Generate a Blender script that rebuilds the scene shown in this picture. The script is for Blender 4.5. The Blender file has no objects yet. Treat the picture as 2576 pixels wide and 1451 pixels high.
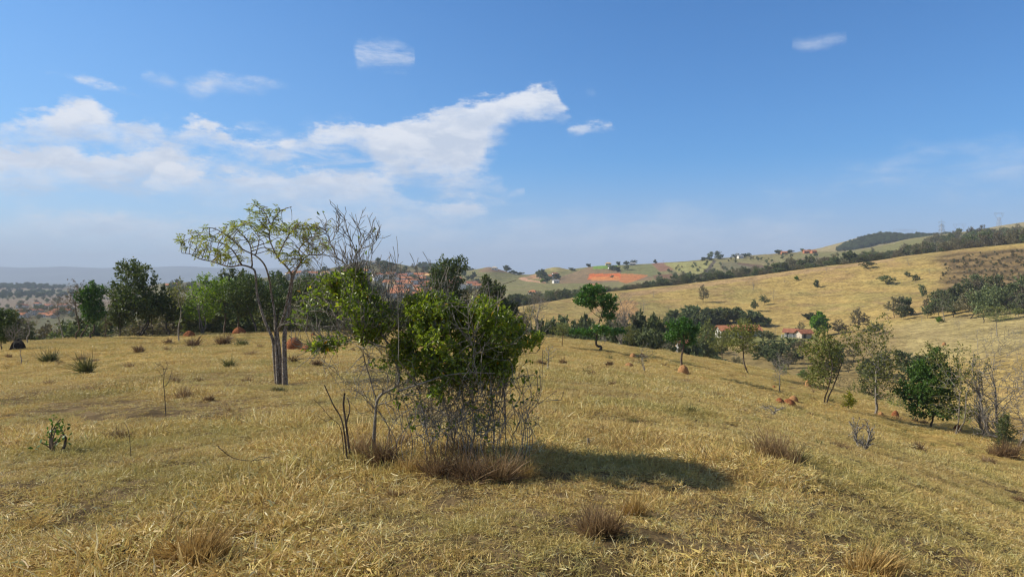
import bpy, math, random
import numpy as np
from mathutils import Vector
R = math.radians
rng = np.random.default_rng(7)
random.seed(7)

# ---------------------------------------------------------------- camera
EYE = 1.6                      # eye height over the ground at the photographer's feet
FPX, CX, CY = 1850.0, 1288.0, 725.5      # photo measured on a 2576 x 1451 grid
PITCH = math.atan(25.5 / FPX)            # looking very slightly down; horizon on row 700
scene = bpy.context.scene
cam_d = bpy.data.cameras.new("camera")
cam_d.sensor_width = 36.0
cam_d.lens = 36.0 * FPX / 2576.0
cam_d.clip_start = 0.05
cam_d.clip_end = 40000.0
cam = bpy.data.objects.new("camera", cam_d)
scene.collection.objects.link(cam)
cam.location = (0, 0, EYE)
cam.rotation_euler = (R(90) - PITCH, 0, 0)
scene.camera = cam

def ray(dx, dy):
    """world direction (y = 1) seen at photo grid point dx, dy"""
    X = (dx - CX) / FPX; Z = (CY - dy) / FPX
    c, s = math.cos(PITCH), math.sin(PITCH)
    y = c + s * Z; z = -s + c * Z
    return X / y, z / y

def at(dx, dy, y):
    X, Z = ray(dx, dy)
    return np.array([X * y, y, EYE + Z * y])

def pix(p):
    """photo grid position of world points (N,3)"""
    p = np.atleast_2d(p)
    c, s = math.cos(PITCH), math.sin(PITCH)
    z = p[:, 2] - EYE
    yc = c * p[:, 1] - s * z
    zc = s * p[:, 1] + c * z
    yc = np.maximum(yc, 1e-3)
    return CX + FPX * p[:, 0] / yc, CY - FPX * zc / yc

# ---------------------------------------------------------------- light and exposure
SUN_EL = 37.0
SUN_DIR = np.array([-1.0, 0.16])             # where the sun stands, seen from above (x right, y ahead)
SUN_DIR = SUN_DIR / np.linalg.norm(SUN_DIR)
sd = bpy.data.lights.new("sun", 'SUN')
sd.energy = 5.0
sd.angle = R(0.53)
sd.color = (1.0, 0.92, 0.78)
sun = bpy.data.objects.new("sun", sd)
scene.collection.objects.link(sun)
_v = Vector((SUN_DIR[0] * math.cos(R(SUN_EL)), SUN_DIR[1] * math.cos(R(SUN_EL)), math.sin(R(SUN_EL))))
sun.rotation_euler = _v.to_track_quat('Z', 'Y').to_euler()
sun.location = (-60, 10, 60)

scene.view_settings.view_transform = 'Standard'
scene.view_settings.look = 'None'
scene.view_settings.exposure = 0.33
scene.view_settings.gamma = 1.0
scene.cycles.use_denoising = True
scene.cycles.denoising_prefilter = 'ACCURATE'
scene.cycles.denoising_input_passes = 'RGB_ALBEDO_NORMAL'
scene.cycles.max_bounces = 6
scene.cycles.diffuse_bounces = 3
scene.cycles.glossy_bounces = 2
scene.cycles.transmission_bounces = 4
scene.cycles.transparent_max_bounces = 8
scene.cycles.volume_bounces = 0
scene.cycles.use_adaptive_sampling = True
scene.cycles.adaptive_threshold = 0.008
scene.cycles.pixel_filter_type = 'BLACKMAN_HARRIS'
scene.cycles.filter_width = 1.25

# ---------------------------------------------------------------- sky
class NT:
    def __init__(s, tree): s.t = tree
    def n(s, typ, **kw):
        nd = s.t.nodes.new(typ)
        for k, v in kw.items(): setattr(nd, k, v)
        return nd
    def link(s, a, b): s.t.links.new(a, b)
    def put(s, sock, v):
        if hasattr(v, 'is_output') or isinstance(v, bpy.types.NodeSocket): s.link(v, sock)
        else: sock.default_value = v
    def m(s, op, a, b=None, c=None, clamp=False):
        nd = s.n('ShaderNodeMath', operation=op); nd.use_clamp = clamp
        s.put(nd.inputs[0], a)
        if b is not None: s.put(nd.inputs[1], b)
        if c is not None: s.put(nd.inputs[2], c)
        return nd.outputs[0]
    def smooth(s, x, a, b, t0=0.0, t1=1.0):
        nd = s.n('ShaderNodeMapRange', interpolation_type='SMOOTHSTEP')
        s.put(nd.inputs[0], x); nd.inputs[1].default_value = a; nd.inputs[2].default_value = b
        nd.inputs[3].default_value = t0; nd.inputs[4].default_value = t1
        return nd.outputs[0]
    def noise(s, vec, scale, detail=4, rough=0.5, dist=0.0, col=False, lac=2.0):
        nd = s.n('ShaderNodeTexNoise')
        if vec is not None: s.link(vec, nd.inputs['Vector'])
        nd.inputs['Scale'].default_value = scale; nd.inputs['Detail'].default_value = detail
        nd.inputs['Roughness'].default_value = rough; nd.inputs['Distortion'].default_value = dist
        nd.inputs['Lacunarity'].default_value = lac
        return nd.outputs['Color' if col else 'Fac']
    def mix(s, f, a, b, blend='MIX'):
        nd = s.n('ShaderNodeMix', data_type='RGBA', blend_type=blend)
        s.put(nd.inputs[0], f)
        for sock, v in ((nd.inputs[6], a), (nd.inputs[7], b)):
            if isinstance(v, (tuple, list)): v = tuple(v) + ((1.0,) if len(v) == 3 else ())
            s.put(sock, v)
        return nd.outputs[2]

world = bpy.data.worlds.new("World")
scene.world = world
world.use_nodes = True
w = NT(world.node_tree)
for nd in list(world.node_tree.nodes): world.node_tree.nodes.remove(nd)
SKY_STRENGTH = 0.084
sky = w.n('ShaderNodeTexSky', sky_type='NISHITA')
sky.sun_disc = False
sky.sun_elevation = R(SUN_EL)
sky.sun_rotation = math.atan2(SUN_DIR[0], SUN_DIR[1])
sky.altitude = 600
sky.air_density = 1.0
sky.dust_density = 0.6
sky.ozone_density = 2.2
tc = w.n('ShaderNodeTexCoord')
vec = tc.outputs['Generated']
sep = w.n('ShaderNodeSeparateXYZ'); w.link(vec, sep.inputs[0])
DEG = 57.29578
AZ = w.m('MULTIPLY', w.m('ARCTAN2', sep.outputs[0], sep.outputs[1]), DEG)
EL = w.m('MULTIPLY', w.m('ARCSINE', sep.outputs[2]), DEG)
# a cloud sheet is described by the azimuth / elevation of its upper and lower edge
stretch = w.n('ShaderNodeMapping'); w.link(vec, stretch.inputs[0]); stretch.inputs['Scale'].default_value = (1, 1, 2.4)
wisp = w.n('ShaderNodeMapping'); w.link(vec, wisp.inputs[0]); wisp.inputs['Scale'].default_value = (1, 1, 5.0)
nz_big = w.noise(stretch.outputs[0], 13, 8, 0.62)
nz_fine = w.noise(stretch.outputs[0], 48, 8, 0.68)
nz_tex = w.noise(stretch.outputs[0], 22, 8, 0.6, 0.4)
nz_wisp = w.noise(wisp.outputs[0], 12, 7, 0.62, 0.6)

def azel(dx, dy):
    X, Z = ray(dx, dy)
    return math.degrees(math.atan2(X, 1)), math.degrees(math.atan2(Z, math.hypot(X, 1)))

AZR, ELR = (-50.0, 50.0), (-5.0, 25.0)
AZN = w.m('DIVIDE', w.m('SUBTRACT', AZ, AZR[0]), AZR[1] - AZR[0])
def fcurve(pts):
    """float curve over azimuth giving an elevation in degrees"""
    nd = w.n('ShaderNodeFloatCurve')
    c = nd.mapping.curves[0]
    q = sorted(((azel(x, y)[0] - AZR[0]) / 100.0, (azel(x, y)[1] - ELR[0]) / 30.0) for x, y in pts)
    while len(c.points) < len(q): c.points.new(0.5, 0.5)
    for p, (a, b) in zip(c.points, q): p.location = (a, b); p.handle_type = 'AUTO'
    nd.mapping.use_clip = False
    nd.mapping.update()
    w.put(nd.inputs['Value'], AZN)
    return w.m('MULTIPLY_ADD', nd.outputs[0], 30.0, ELR[0])

def sheet(top, bot, amp_big, amp_fine, soft_t, soft_b, opacity, nz=None, hole=None):
    """opacity of one cloud sheet; edges broken up by noise (degrees)"""
    t = fcurve(top); b = fcurve(bot)
    n1 = w.m('MULTIPLY', w.m('SUBTRACT', nz_big, 0.5), amp_big * 3.4)
    n2 = w.m('MULTIPLY', w.m('SUBTRACT', nz_fine, 0.5), amp_fine * 1.8)
    nn = w.m('ADD', n1, n2)
    dt = w.m('ADD', w.m('SUBTRACT', t, EL), nn)
    db = w.m('ADD', w.m('SUBTRACT', EL, b), nn)
    m = w.m('MULTIPLY', w.smooth(dt, -0.25 * soft_t, soft_t * 1.25), w.smooth(db, -0.25 * soft_b, soft_b * 1.5))
    m = w.m('MULTIPLY', m, w.smooth(nz_wisp, 0.18, 0.52, 0.78, 1.0))
    if nz is not None:
        m = w.m('MULTIPLY', m, w.smooth(nz, hole[0], hole[1]))
    # how near the lit upper edge
    lit = w.smooth(dt, 0.0, 3.2, 1.0, 0.0)
    return w.m('MULTIPLY', m, opacity), lit

def pinch(xa, xb, y):
    """closing points outside a cloud"""
    return [(xa, y), (xb, y)]
S = []
S.append(sheet([(-900, 540), (330, 540), (344, 478), (368, 446), (398, 415), (425, 400), (452, 406), (475, 432), (510, 436), (548, 446), (562, 540), (2900, 540)],
               [(-900, 360), (330, 380), (344, 470), (400, 492), (480, 488), (530, 470), (548, 455), (562, 400), (2900, 400)],
               0.35, 1.0, 0.3, 1.6, 0.98))
# broad cumulus on the left
S.append(sheet([(-900, 330), (-300, 260), (-100, 262), (0, 280), (60, 285), (105, 264), (190, 240), (240, 254), (290, 286), (340, 296), (400, 306), (418, 345), (440, 420), (2900, 420)],
               [(-900, 370), (-100, 378), (0, 384), (130, 388), (165, 385), (240, 388), (300, 372), (400, 350), (418, 335), (440, 300), (2900, 300)],
               1.3, 0.9, 0.7, 1.6, 1.0))
# long cumulus rising to the right of centre
S.append(sheet([(-900, 420), (405, 420), (425, 345), (455, 318), (540, 298), (570, 322), (620, 338), (700, 358), (760, 336), (840, 318), (930, 316), (1000, 296), (1100, 262), (1200, 240), (1300, 228), (1395, 216), (1412, 252), (1438, 285), (1448, 330), (1500, 420), (2900, 420)],
               [(-900, 300), (405, 300), (425, 335), (470, 372), (560, 396), (700, 408), (760, 378), (880, 375), (925, 385), (945, 430), (1040, 452), (1130, 466), (1205, 438), (1228, 372), (1262, 346), (1310, 318), (1400, 306), (1436, 300), (1448, 290), (1500, 240), (2900, 240)],
               1.15, 0.95, 0.55, 1.2, 1.0))
# small one right of it
S.append(sheet([(-900, 420), (1395, 420), (1408, 338), (1440, 316), (1500, 303), (1545, 303), (1556, 340), (1570, 420), (2900, 420)],
               [(-900, 250), (1395, 260), (1408, 330), (1450, 348), (1500, 346), (1540, 336), (1556, 325), (1570, 250), (2900, 250)],
               0.5, 0.7, 0.35, 0.6, 0.75))
S.append(sheet([(-900, 330), (0, 360), (300, 340), (700, 330), (900, 330), (1240, 420), (1330, 560), (2900, 560)],
               [(-900, 520), (0, 520), (600, 500), (1000, 520), (1250, 520), (1330, 500), (2900, 500)],
               2.6, 0.6, 2.0, 3.0, 0.8, nz_wisp, (0.30, 0.60)))
S.append(sheet([(-900, 350), (0, 372), (120, 372), (300, 384), (420, 372), (600, 420), (700, 560), (2900, 560)],
               [(-900, 480), (0, 478), (300, 470), (600, 450), (700, 400), (2900, 400)],
               1.2, 0.9, 0.7, 1.6, 0.85))
S.append(sheet([(-900, 600), (1095, 600), (1110, 515), (1150, 503), (1200, 508), (1240, 530), (1250, 600), (2900, 600)],
               [(-900, 400), (1095, 400), (1110, 540), (1170, 552), (1240, 545), (1250, 400), (2900, 400)],
               0.4, 0.6, 0.6, 0.8, 0.6))
# bright tower and the flat bank it grows from
S.append(sheet([(-900, 370), (0, 378), (150, 372), (300, 384), (420, 376), (480, 422), (600, 426), (700, 432), (810, 418), (880, 430), (960, 436), (1020, 470), (1100, 500), (1180, 500), (1230, 520), (1300, 560), (2900, 560)],
               [(-900, 500), (0, 505), (200, 500), (345, 505), (600, 560), (900, 575), (1100, 565), (1240, 548), (1300, 540), (2900, 540)],
               1.3, 0.9, 0.7, 3.4, 1.0))
S.append(sheet([(-900, 500), (0, 508), (250, 514), (450, 536), (600, 540), (900, 520), (1240, 506), (1330, 580), (2900, 580)],
               [(-900, 640), (0, 655), (600, 640), (1000, 600), (1240, 570), (1330, 560), (2900, 560)],
               1.4, 0.7, 1.2, 3.8, 1.0))
# thin wisps
S.append(sheet([(-900, 400), (60, 400), (80, 172), (150, 178), (165, 184), (215, 190), (260, 208), (320, 220), (360, 244), (375, 400), (2900, 400)],
               [(-900, 100), (60, 120), (80, 180), (150, 186), (165, 196), (215, 214), (290, 240), (350, 250), (360, 248), (375, 120), (2900, 120)],
               0.35, 0.6, 0.5, 0.5, 0.95))
S.append(sheet([(-900, 400), (325, 400), (345, 200), (400, 176), (460, 196), (540, 184), (620, 196), (700, 208), (740, 222), (750, 400), (2900, 400)],
               [(-900, 60), (325, 80), (345, 205), (440, 228), (500, 254), (560, 228), (640, 238), (700, 222), (740, 214), (750, 60), (2900, 60)],
               0.7, 0.6, 0.8, 1.1, 0.85))
S.append(sheet([(-900, 300), (870, 300), (885, 108), (950, 90), (1010, 108), (1055, 140), (1065, 300), (2900, 300)],
               [(-900, 20), (870, 20), (885, 122), (905, 178), (960, 176), (1040, 162), (1055, 152), (1065, 20), (2900, 20)],
               0.9, 0.7, 0.8, 0.7, 0.60, nz_wisp, (0.30, 0.62)))
S.append(sheet([(-900, 300), (1970, 300), (1985, 108), (2040, 94), (2100, 86), (2145, 90), (2155, 300), (2900, 300)],
               [(-900, 20), (1970, 20), (1985, 116), (2040, 128), (2100, 116), (2145, 102), (2155, 20), (2900, 20)],
               0.25, 0.35, 0.7, 0.7, 0.62))
S.append(sheet([(-900, 300), (1455, 300), (1466, 230), (1490, 222), (1506, 240), (1515, 300), (2900, 300)],
               [(-900, 200), (1455, 200), (1466, 238), (1490, 250), (1506, 244), (1515, 200), (2900, 200)],
               0.2, 0.4, 0.5, 0.5, 0.5))
S.append(sheet([(-900, 600), (1255, 600), (1268, 486), (1300, 478), (1328, 470), (1336, 600), (2900, 600)],
               [(-900, 400), (1255, 400), (1268, 494), (1300, 498), (1328, 486), (1336, 400), (2900, 400)],
               0.2, 0.4, 0.35, 0.5, 0.4))
# pale veils on the right
S.append(sheet([(-900, 900), (1700, 760), (1930, 470), (2100, 420), (2300, 370), (2450, 350), (2576, 334), (2900, 320)],
               [(-900, 300), (1700, 420), (1930, 486), (2100, 496), (2300, 500), (2576, 500), (2900, 500)],
               2.0, 0.3, 3.0, 2.6, 0.62, nz_wisp, (0.10, 0.62)))
S.append(sheet([(-900, 600), (900, 560), (1250, 540), (1500, 528), (1800, 520), (2000, 540), (2300, 590), (2900, 640)],
               [(-900, 700), (1250, 690), (1800, 680), (2300, 680), (2900, 700)],
               1.6, 0.2, 2.4, 3.0, 0.48))
haze_l = w.smooth(EL, 0.0, 9.5, 1.0, 0.0)          # milky air above the horizon
WSUNLIT = (7.9, 8.3, 9.1); WSHADE = (5.7, 6.5, 7.9)
left = w.smooth(AZ, -45, 15, 1.0, 0.0)
col = w.mix(1.0, sky.outputs[0], (0.36, 0.93, 1.44), 'MULTIPLY')
col = w.mix(w.m('MULTIPLY', left, w.smooth(EL, 2, 30, 0.42, 0.10)), col, (4.2, 6.4, 8.4))
col = w.mix(w.m('MULTIPLY', haze_l, 0.80), col, w.mix(left, (3.95, 4.75, 7.4), (6.6, 8.0, 9.6)))
high = w.smooth(EL, 24, 46)
col = w.mix(high, col, w.mix(0.55, w.mix(1.0, col, (1.0, 0.62, 0.42), 'MULTIPLY'), (1.9, 2.0, 2.2)))
for mask, lit in reversed(S):
    tex = w.smooth(nz_tex, 0.36, 0.64)
    shade = w.m('ADD', w.m('MULTIPLY', lit, 0.62), w.m('MULTIPLY_ADD', tex, 0.75, -0.12), clamp=True)
    cc = w.mix(shade, WSHADE, WSUNLIT)
    col = w.mix(mask, col, cc)
bg = w.n('ShaderNodeBackground'); w.link(col, bg.inputs[0]); bg.inputs[1].default_value = SKY_STRENGTH
wo = w.n('ShaderNodeOutputWorld'); w.link(bg.outputs[0], wo.inputs[0])
world.cycles.sampling_method = 'MANUAL'
world.cycles.sample_map_resolution = 512

# ---------------------------------------------------------------- value noise
def _h(ix, iy, seed):
    n = (ix.astype(np.int64) * 374761393 + iy.astype(np.int64) * 668265263 + seed * 1442695041) & 0xffffffff
    n = ((n ^ (n >> 13)) * 1274126177) & 0xffffffff
    return ((n ^ (n >> 16)) & 0xffffff) / float(0xffffff)
def vnoise(x, y, seed=0):
    x = np.asarray(x, float); y = np.asarray(y, float)
    ix = np.floor(x); iy = np.floor(y); fx = x - ix; fy = y - iy
    fx = fx * fx * (3 - 2 * fx); fy = fy * fy * (3 - 2 * fy)
    a = _h(ix, iy, seed); b = _h(ix + 1, iy, seed); c = _h(ix, iy + 1, seed); d = _h(ix + 1, iy + 1, seed)
    return (a + (b - a) * fx) * (1 - fy) + (c + (d - c) * fx) * fy
def fbm(x, y, oct=4, seed=0):
    s = 0; a = 0.5; t = 0
    for k in range(oct):
        s = s + a * vnoise(x * 2 ** k + 17.3 * k, y * 2 ** k - 9.1 * k, seed + k); t += a; a *= 0.5
    return s / t

# ---------------------------------------------------------------- lie of the land
# rings of control points: (column on the photo grid, distance, row on the photo grid | height against the eye)
def ring(*pts): return pts
RINGS = [
 ring((0, 1.0, -1.6)),
 ring((-400, 4, -1.62), (1288, 4, -1.62), (2576, 4, -1.80), (3200, 4, -1.9)),
 ring((-400, 7, -1.82), (1288, 7, -1.78), (2000, 7, -1.92), (2576, 7, -2.3), (3200, 7, -2.5)),
 ring((-400, 20, -3.0), (0, 20, -2.85), (700, 20, -2.75), (1300, 20, -2.8), (1550, 20, -2.95), (1800, 20, -3.3), (2050, 20, -3.8), (2300, 20, -4.3), (2576, 20, -4.9), (3000, 20, -5.6)),
 ring((-400, 45, -4.6), (0, 45, -4.4), (300, 45, -4.3), (700, 45, -4.2), (1000, 45, -4.2), (1300, 45, -4.4), (1550, 45, -5.1), (1800, 45, -6.0), (2050, 44, -7.2), (2300, 41, -7.9), (2576, 37, -7.9), (3000, 33, -8.2)),
 ring((-400, 70, 872), (0, 75, 862), (300, 80, 848), (700, 85, 838), (1000, 90, 833), (1300, 90, 838), (1550, 85, 868), (1800, 78, 905), (2050, 68, 965), (2300, 58, 1040), (2576, 50, 1110), (3000, 45, 1180)),
 ring((-400, 180, -24), (1000, 180, -24), (1300, 165, -22), (1550, 150, -21), (1800, 130, -18.5), (2050, 110, -16.8), (2300, 95, -16.8), (2576, 85, -17), (3000, 80, -17)),
 ring((-400, 230, -27), (1000, 230, -27), (1300, 220, 825), (1550, 210, 852), (1800, 200, 880), (2050, 170, 905), (2300, 140, 927), (2576, 115, 965), (3000, 110, 1000)),
 ring((-400, 300, -29), (1000, 300, -29), (1200, 280, -24), (1300, 250, 800), (1550, 250, 815), (1800, 240, 850), (2050, 240, 845), (2300, 230, 815), (2576, 220, 795), (3000, 210, 775)),
 ring((-400, 360, -30), (1000, 360, -29), (1200, 330, -25), (1300, 280, 785), (1550, 320, 770), (1800, 330, 762), (2050, 340, 742), (2300, 330, 728), (2576, 320, 715), (3000, 320, 700)),
 ring((-400, 450, -31), (450, 430, -29), (700, 410, -28), (1000, 400, -28), (1200, 380, -25), (1300, 310, 772), (1400, 330, 757), (1550, 380, 730), (1700, 390, 716), (1800, 400, 706), (1900, 410, 695), (2050, 420, 673), (2200, 425, 655), (2300, 430, 640), (2400, 430, 629), (2576, 430, 613), (3000, 430, 580)),
 ring((-400, 520, -31), (450, 470, -28), (700, 450, -26), (1000, 450, -25), (1200, 430, -24), (1300, 420, -20), (1550, 480, -16), (1800, 500, -9), (2050, 520, 0), (2300, 530, 6), (2576, 530, 10), (3000, 530, 13)),
 ring((-400, 600, -31), (250, 600, -31), (450, 520, -22), (700, 480, -18), (1000, 480, 775), (1200, 500, 765), (1300, 560, 745), (1550, 600, 725), (1800, 620, 702), (2050, 640, 668), (2300, 640, 633), (2576, 640, 607), (3000, 640, 572)),
 ring((-400, 800, -31), (250, 800, -31), (450, 700, -18), (700, 680, 728), (1000, 680, 722), (1200, 700, 725), (1300, 750, 714), (1400, 760, 706), (1550, 750, 698), (1700, 740, 690), (1800, 760, 680), (2050, 760, 655), (2300, 780, 618), (2576, 780, 592), (3000, 780, 555)),
 ring((-400, 1300, -31), (300, 1300, -31), (400, 900, 722), (500, 900, 714), (600, 900, 706), (700, 900, 695), (800, 900, 682), (870, 900, 668), (905, 900, 660), (950, 900, 656), (1000, 900, 663), (1050, 900, 673), (1120, 900, 684), (1170, 950, 684), (1200, 950, 678), (1232, 950, 671), (1270, 950, 682), (1300, 950, 690), (1340, 950, 692), (1370, 950, 678), (1400, 950, 672), (1430, 950, 680), (1450, 930, 676), (1500, 900, 670), (1560, 900, 667), (1640, 900, 664), (1700, 900, 660), (1760, 900, 655), (1800, 900, 651), (1850, 900, 648), (1900, 930, 643), (1960, 950, 638), (2030, 950, 634), (2080, 950, 634), (2150, 950, 630), (2220, 950, 618), (2300, 950, 600), (2400, 950, 588), (2500, 950, 578), (2576, 950, 572), (3000, 950, 530)),
 ring((-400, 1800, -31), (300, 1800, -31), (400, 1200, -8), (700, 1200, 0), (900, 1200, 8), (1050, 1200, 8), (1200, 1200, 3), (1340, 1200, -4), (1550, 1200, 8), (1900, 1200, 15), (2080, 1200, 22), (2300, 1200, 40), (2576, 1200, 46), (3000, 1200, 55)),
 ring((-400, 2300, 724), (0, 2300, 719), (80, 2300, 716), (160, 2300, 722), (260, 2300, -29), (600, 2000, -25), (950, 1500, 2), (1010, 1350, 668), (1060, 1350, 670), (1120, 1350, 676), (1180, 1350, 684), (1250, 1350, 693), (1320, 1350, 694), (1400, 1400, 2), (1900, 1500, 18), (2000, 1500, 636), (2060, 1500, 626), (2110, 1500, 612), (2150, 1500, 601), (2190, 1500, 590), (2220, 1500, 585), (2290, 1500, 590), (2350, 1500, 590), (2450, 1500, 580), (2500, 1500, 571), (2576, 1500, 560), (2650, 1500, 552), (3000, 1500, 520)),
 ring((-400, 3500, -33), (1300, 3500, -33), (2000, 3500, -10), (3000, 3500, 10)),
 ring((0, 9600, -45)),
]
NA, NR = 4096, 900
AZT = np.linspace(-math.pi, math.pi, NA, endpoint=False)
RT = np.geomspace(0.8, 9800, NR)
def _build_table():
    rr = []; zz = []
    for rg in RINGS:
        a = []; r = []; z = []
        for dx, dist, v in rg:
            X, _ = ray(dx, 700)
            az = math.atan2(X, 1)
            if v > 300:
                X, Z = ray(dx, v); zz_ = Z / math.hypot(X, 1) * dist
            else: zz_ = v
            a.append(az); r.append(dist); z.append(zz_)
        a = np.array(a); r = np.array(r, float); z = np.array(z, float)
        A = np.concatenate([a - 2 * math.pi, a, a + 2 * math.pi]); Rr = np.tile(r, 3); Z = np.tile(z, 3)
        o = np.argsort(A)
        ri = np.interp(AZT, A[o], Rr[o]); zi = np.interp(AZT, A[o], Z[o])
        k = np.hanning(15); k /= k.sum()
        ri = np.convolve(np.concatenate([ri[-7:], ri, ri[:7]]), k, 'valid')
        zi = np.convolve(np.concatenate([zi[-7:], zi, zi[:7]]), k, 'valid')
        rr.append(ri); zz.append(zi)
    rr = np.array(rr).T; zz = np.array(zz).T            # NA x K
    u = np.log(rr)
    h = np.diff(u, axis=1); d = np.diff(zz, axis=1) / h
    m = np.zeros_like(zz)
    w1 = 2 * h[:, 1:] + h[:, :-1]; w2 = h[:, 1:] + 2 * h[:, :-1]
    ok = d[:, :-1] * d[:, 1:] > 0
    with np.errstate(divide='ignore', invalid='ignore'):
        mm = (w1 + w2) / (w1 / d[:, :-1] + w2 / d[:, 1:])
    m[:, 1:-1] = np.where(ok, mm, 0)
    m[:, 0] = 0; m[:, -1] = 0
    T = np.zeros((NA, NR)); q = np.log(RT)
    for i in range(NA):
        j = np.clip(np.searchsorted(u[i], q) - 1, 0, u.shape[1] - 2)
        t = np.clip((q - u[i, j]) / h[i, j], 0, 1)
        t2 = t * t; t3 = t2 * t
        T[i] = (2 * t3 - 3 * t2 + 1) * zz[i, j] + (t3 - 2 * t2 + t) * h[i, j] * m[i, j] + (-2 * t3 + 3 * t2) * zz[i, j + 1] + (t3 - t2) * h[i, j] * m[i, j + 1]
    return T
TAB = _build_table()
LR0, LR1 = math.log(RT[0]), math.log(RT[-1])
def tab(az, r):
    fa = (np.asarray(az) + math.pi) / (2 * math.pi) * NA
    fr = np.clip((np.log(np.maximum(r, RT[0])) - LR0) / (LR1 - LR0) * (NR - 1), 0, NR - 1.001)
    ia = np.floor(fa).astype(int); fa = fa - ia; ir = np.floor(fr).astype(int); fr = fr - ir
    a0 = ia % NA; a1 = (ia + 1) % NA
    return (TAB[a0, ir] * (1 - fr) + TAB[a0, ir + 1] * fr) * (1 - fa) + (TAB[a1, ir] * (1 - fr) + TAB[a1, ir + 1] * fr) * fa
def ground(x, y):
    x = np.asarray(x, float); y = np.asarray(y, float)
    r = np.hypot(x, y); z = tab(np.arctan2(x, y), r) + EYE
    near = 1 / (1 + (r / 25) ** 2)
    z = z + (fbm(x * 0.9, y * 0.9, 3, 3) - 0.5) * 0.14 * near * np.clip(r / 4, 0, 1)
    z = z + (fbm(x * 0.12, y * 0.12, 4, 5) - 0.5) * 0.55 * np.clip(r / 60, 0, 1)
    z = z + (fbm(x * 0.016, y * 0.016, 4, 9) - 0.5) * 2.6 * np.clip((r - 120) / 500, 0, 1)
    return z
def G(x, y): return float(ground(np.array([x]), np.array([y]))[0])
_scan = np.geomspace(3, 9000, 3000)
def hit(dx, dy, rmin=3.0, rmax=9000.0):
    """first place of the ground seen at a photo grid point, from rmin on"""
    X, Z = ray(dx, dy); q = math.hypot(X, 1)
    s = _scan[(_scan >= rmin) & (_scan <= rmax)]
    gz = ground(s * X / q, s / q)
    rz = EYE + Z / q * s
    k = np.argmax(gz >= rz) if (gz >= rz).any() else len(s) - 1 if rmax < 9000 else int(np.argmin(np.abs(gz - rz)))
    r = s[k]
    return np.array([r * X / q, r / q, gz[k]])
def onground(dx, r):
    X, _ = ray(dx, 700); q = math.hypot(X, 1)
    x, y = r * X / q, r / q
    return np.array([x, y, G(x, y)])

# ---------------------------------------------------------------- materials
def new_mat(name):
    m = bpy.data.materials.new(name); m.use_nodes = True
    for nd in list(m.node_tree.nodes): m.node_tree.nodes.remove(nd)
    t = NT(m.node_tree); o = t.n('ShaderNodeOutputMaterial')
    return m, t, o
def bsdf(t, color, rough=0.8, spec=0.2, normal=None):
    b = t.n('ShaderNodeBsdfPrincipled')
    t.put(b.inputs['Base Color'], color if not isinstance(color, tuple) else color + (1.0,))
    b.inputs['Roughness'].default_value = rough
    b.inputs['Specular IOR Level'].default_value = spec
    if normal is not None: t.link(normal, b.inputs['Normal'])
    return b.outputs[0]
def bump(t, h, strength, dist):
    b = t.n('ShaderNodeBump'); t.link(h, b.inputs['Height'])
    b.inputs['Strength'].default_value = strength; b.inputs['Distance'].default_value = dist
    return b.outputs[0]
def coords(t, kind='Object'):
    return t.n('ShaderNodeTexCoord').outputs[kind]
def geo_pos(t): return t.n('ShaderNodeNewGeometry').outputs['Position']
def ramp(t, f, stops):
    r = t.n('ShaderNodeValToRGB'); t.put(r.inputs[0], f); e = r.color_ramp.elements
    while len(e) < len(stops): e.new(0.5)
    for k, (p, c) in zip(e, stops): k.position = p; k.color = tuple(c) + (1.0,)
    return r.outputs[0]
def attr(t, name, what='Fac'):
    a = t.n('ShaderNodeAttribute'); a.attribute_name = name; return a.outputs[what]

def bark_mat(name, light, dark, scale=14.0, lichen=None):
    m, t, o = new_mat(name)
    p = t.n('ShaderNodeMapping'); t.link(coords(t), p.inputs[0]); p.inputs['Scale'].default_value = (1, 1, 0.35)
    n1 = t.noise(p.outputs[0], scale, 6, 0.65)
    c = t.mix(t.smooth(n1, 0.35, 0.65), dark, light)
    if lichen:
        n2 = t.noise(coords(t), scale * 2.2, 3, 0.6)
        c = t.mix(t.smooth(n2, 0.56, 0.62), c, lichen)
    t.link(bsdf(t, c, 0.9, 0.1, bump(t, n1, 0.6, 0.02)), o.inputs[0])
    return m
def leaf_mat(name, stops, rough=0.5, trans=0.35, spec=0.35, objvar=0.25, warm=None):
    """stops: colours over the per-leaf random value"""
    m, t, o = new_mat(name)
    c = ramp(t, attr(t, 'tint'), stops)
    rnd = t.n('ShaderNodeObjectInfo').outputs['Random']
    hs = t.n('ShaderNodeHueSaturation'); t.link(c, hs.inputs['Color'])
    t.link(t.m('MULTIPLY_ADD', rnd, objvar, 1 - objvar / 2), hs.inputs['Value'])
    t.link(t.m('MULTIPLY_ADD', rnd, 0.03, 0.485), hs.inputs['Hue'])
    c = hs.outputs[0]
    b = bsdf(t, c, rough, spec)
    tr = t.n('ShaderNodeBsdfTranslucent')
    t.link(t.mix(1.0, c, (1.25, 1.35, 0.55), 'MULTIPLY'), tr.inputs[0])
    mx = t.n('ShaderNodeMixShader'); mx.inputs[0].default_value = trans
    t.link(b, mx.inputs[1]); t.link(tr.outputs[0], mx.inputs[2])
    t.link(mx.outputs[0], o.inputs[0])
    return m
def plain_mat(name, color, rough=0.8, spec=0.2, nscale=4.0, var=0.18, bmp=0.0):
    m, t, o = new_mat(name)
    n = t.noise(coords(t), nscale, 5, 0.6)
    dk = tuple(x * (1 - var) for x in color); lt = tuple(min(1, x * (1 + var)) for x in color)
    c = t.mix(t.smooth(n, 0.3, 0.7), dk, lt)
    t.link(bsdf(t, c, rough, spec, bump(t, n, bmp, 0.05) if bmp else None), o.inputs[0])
    return m

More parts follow.
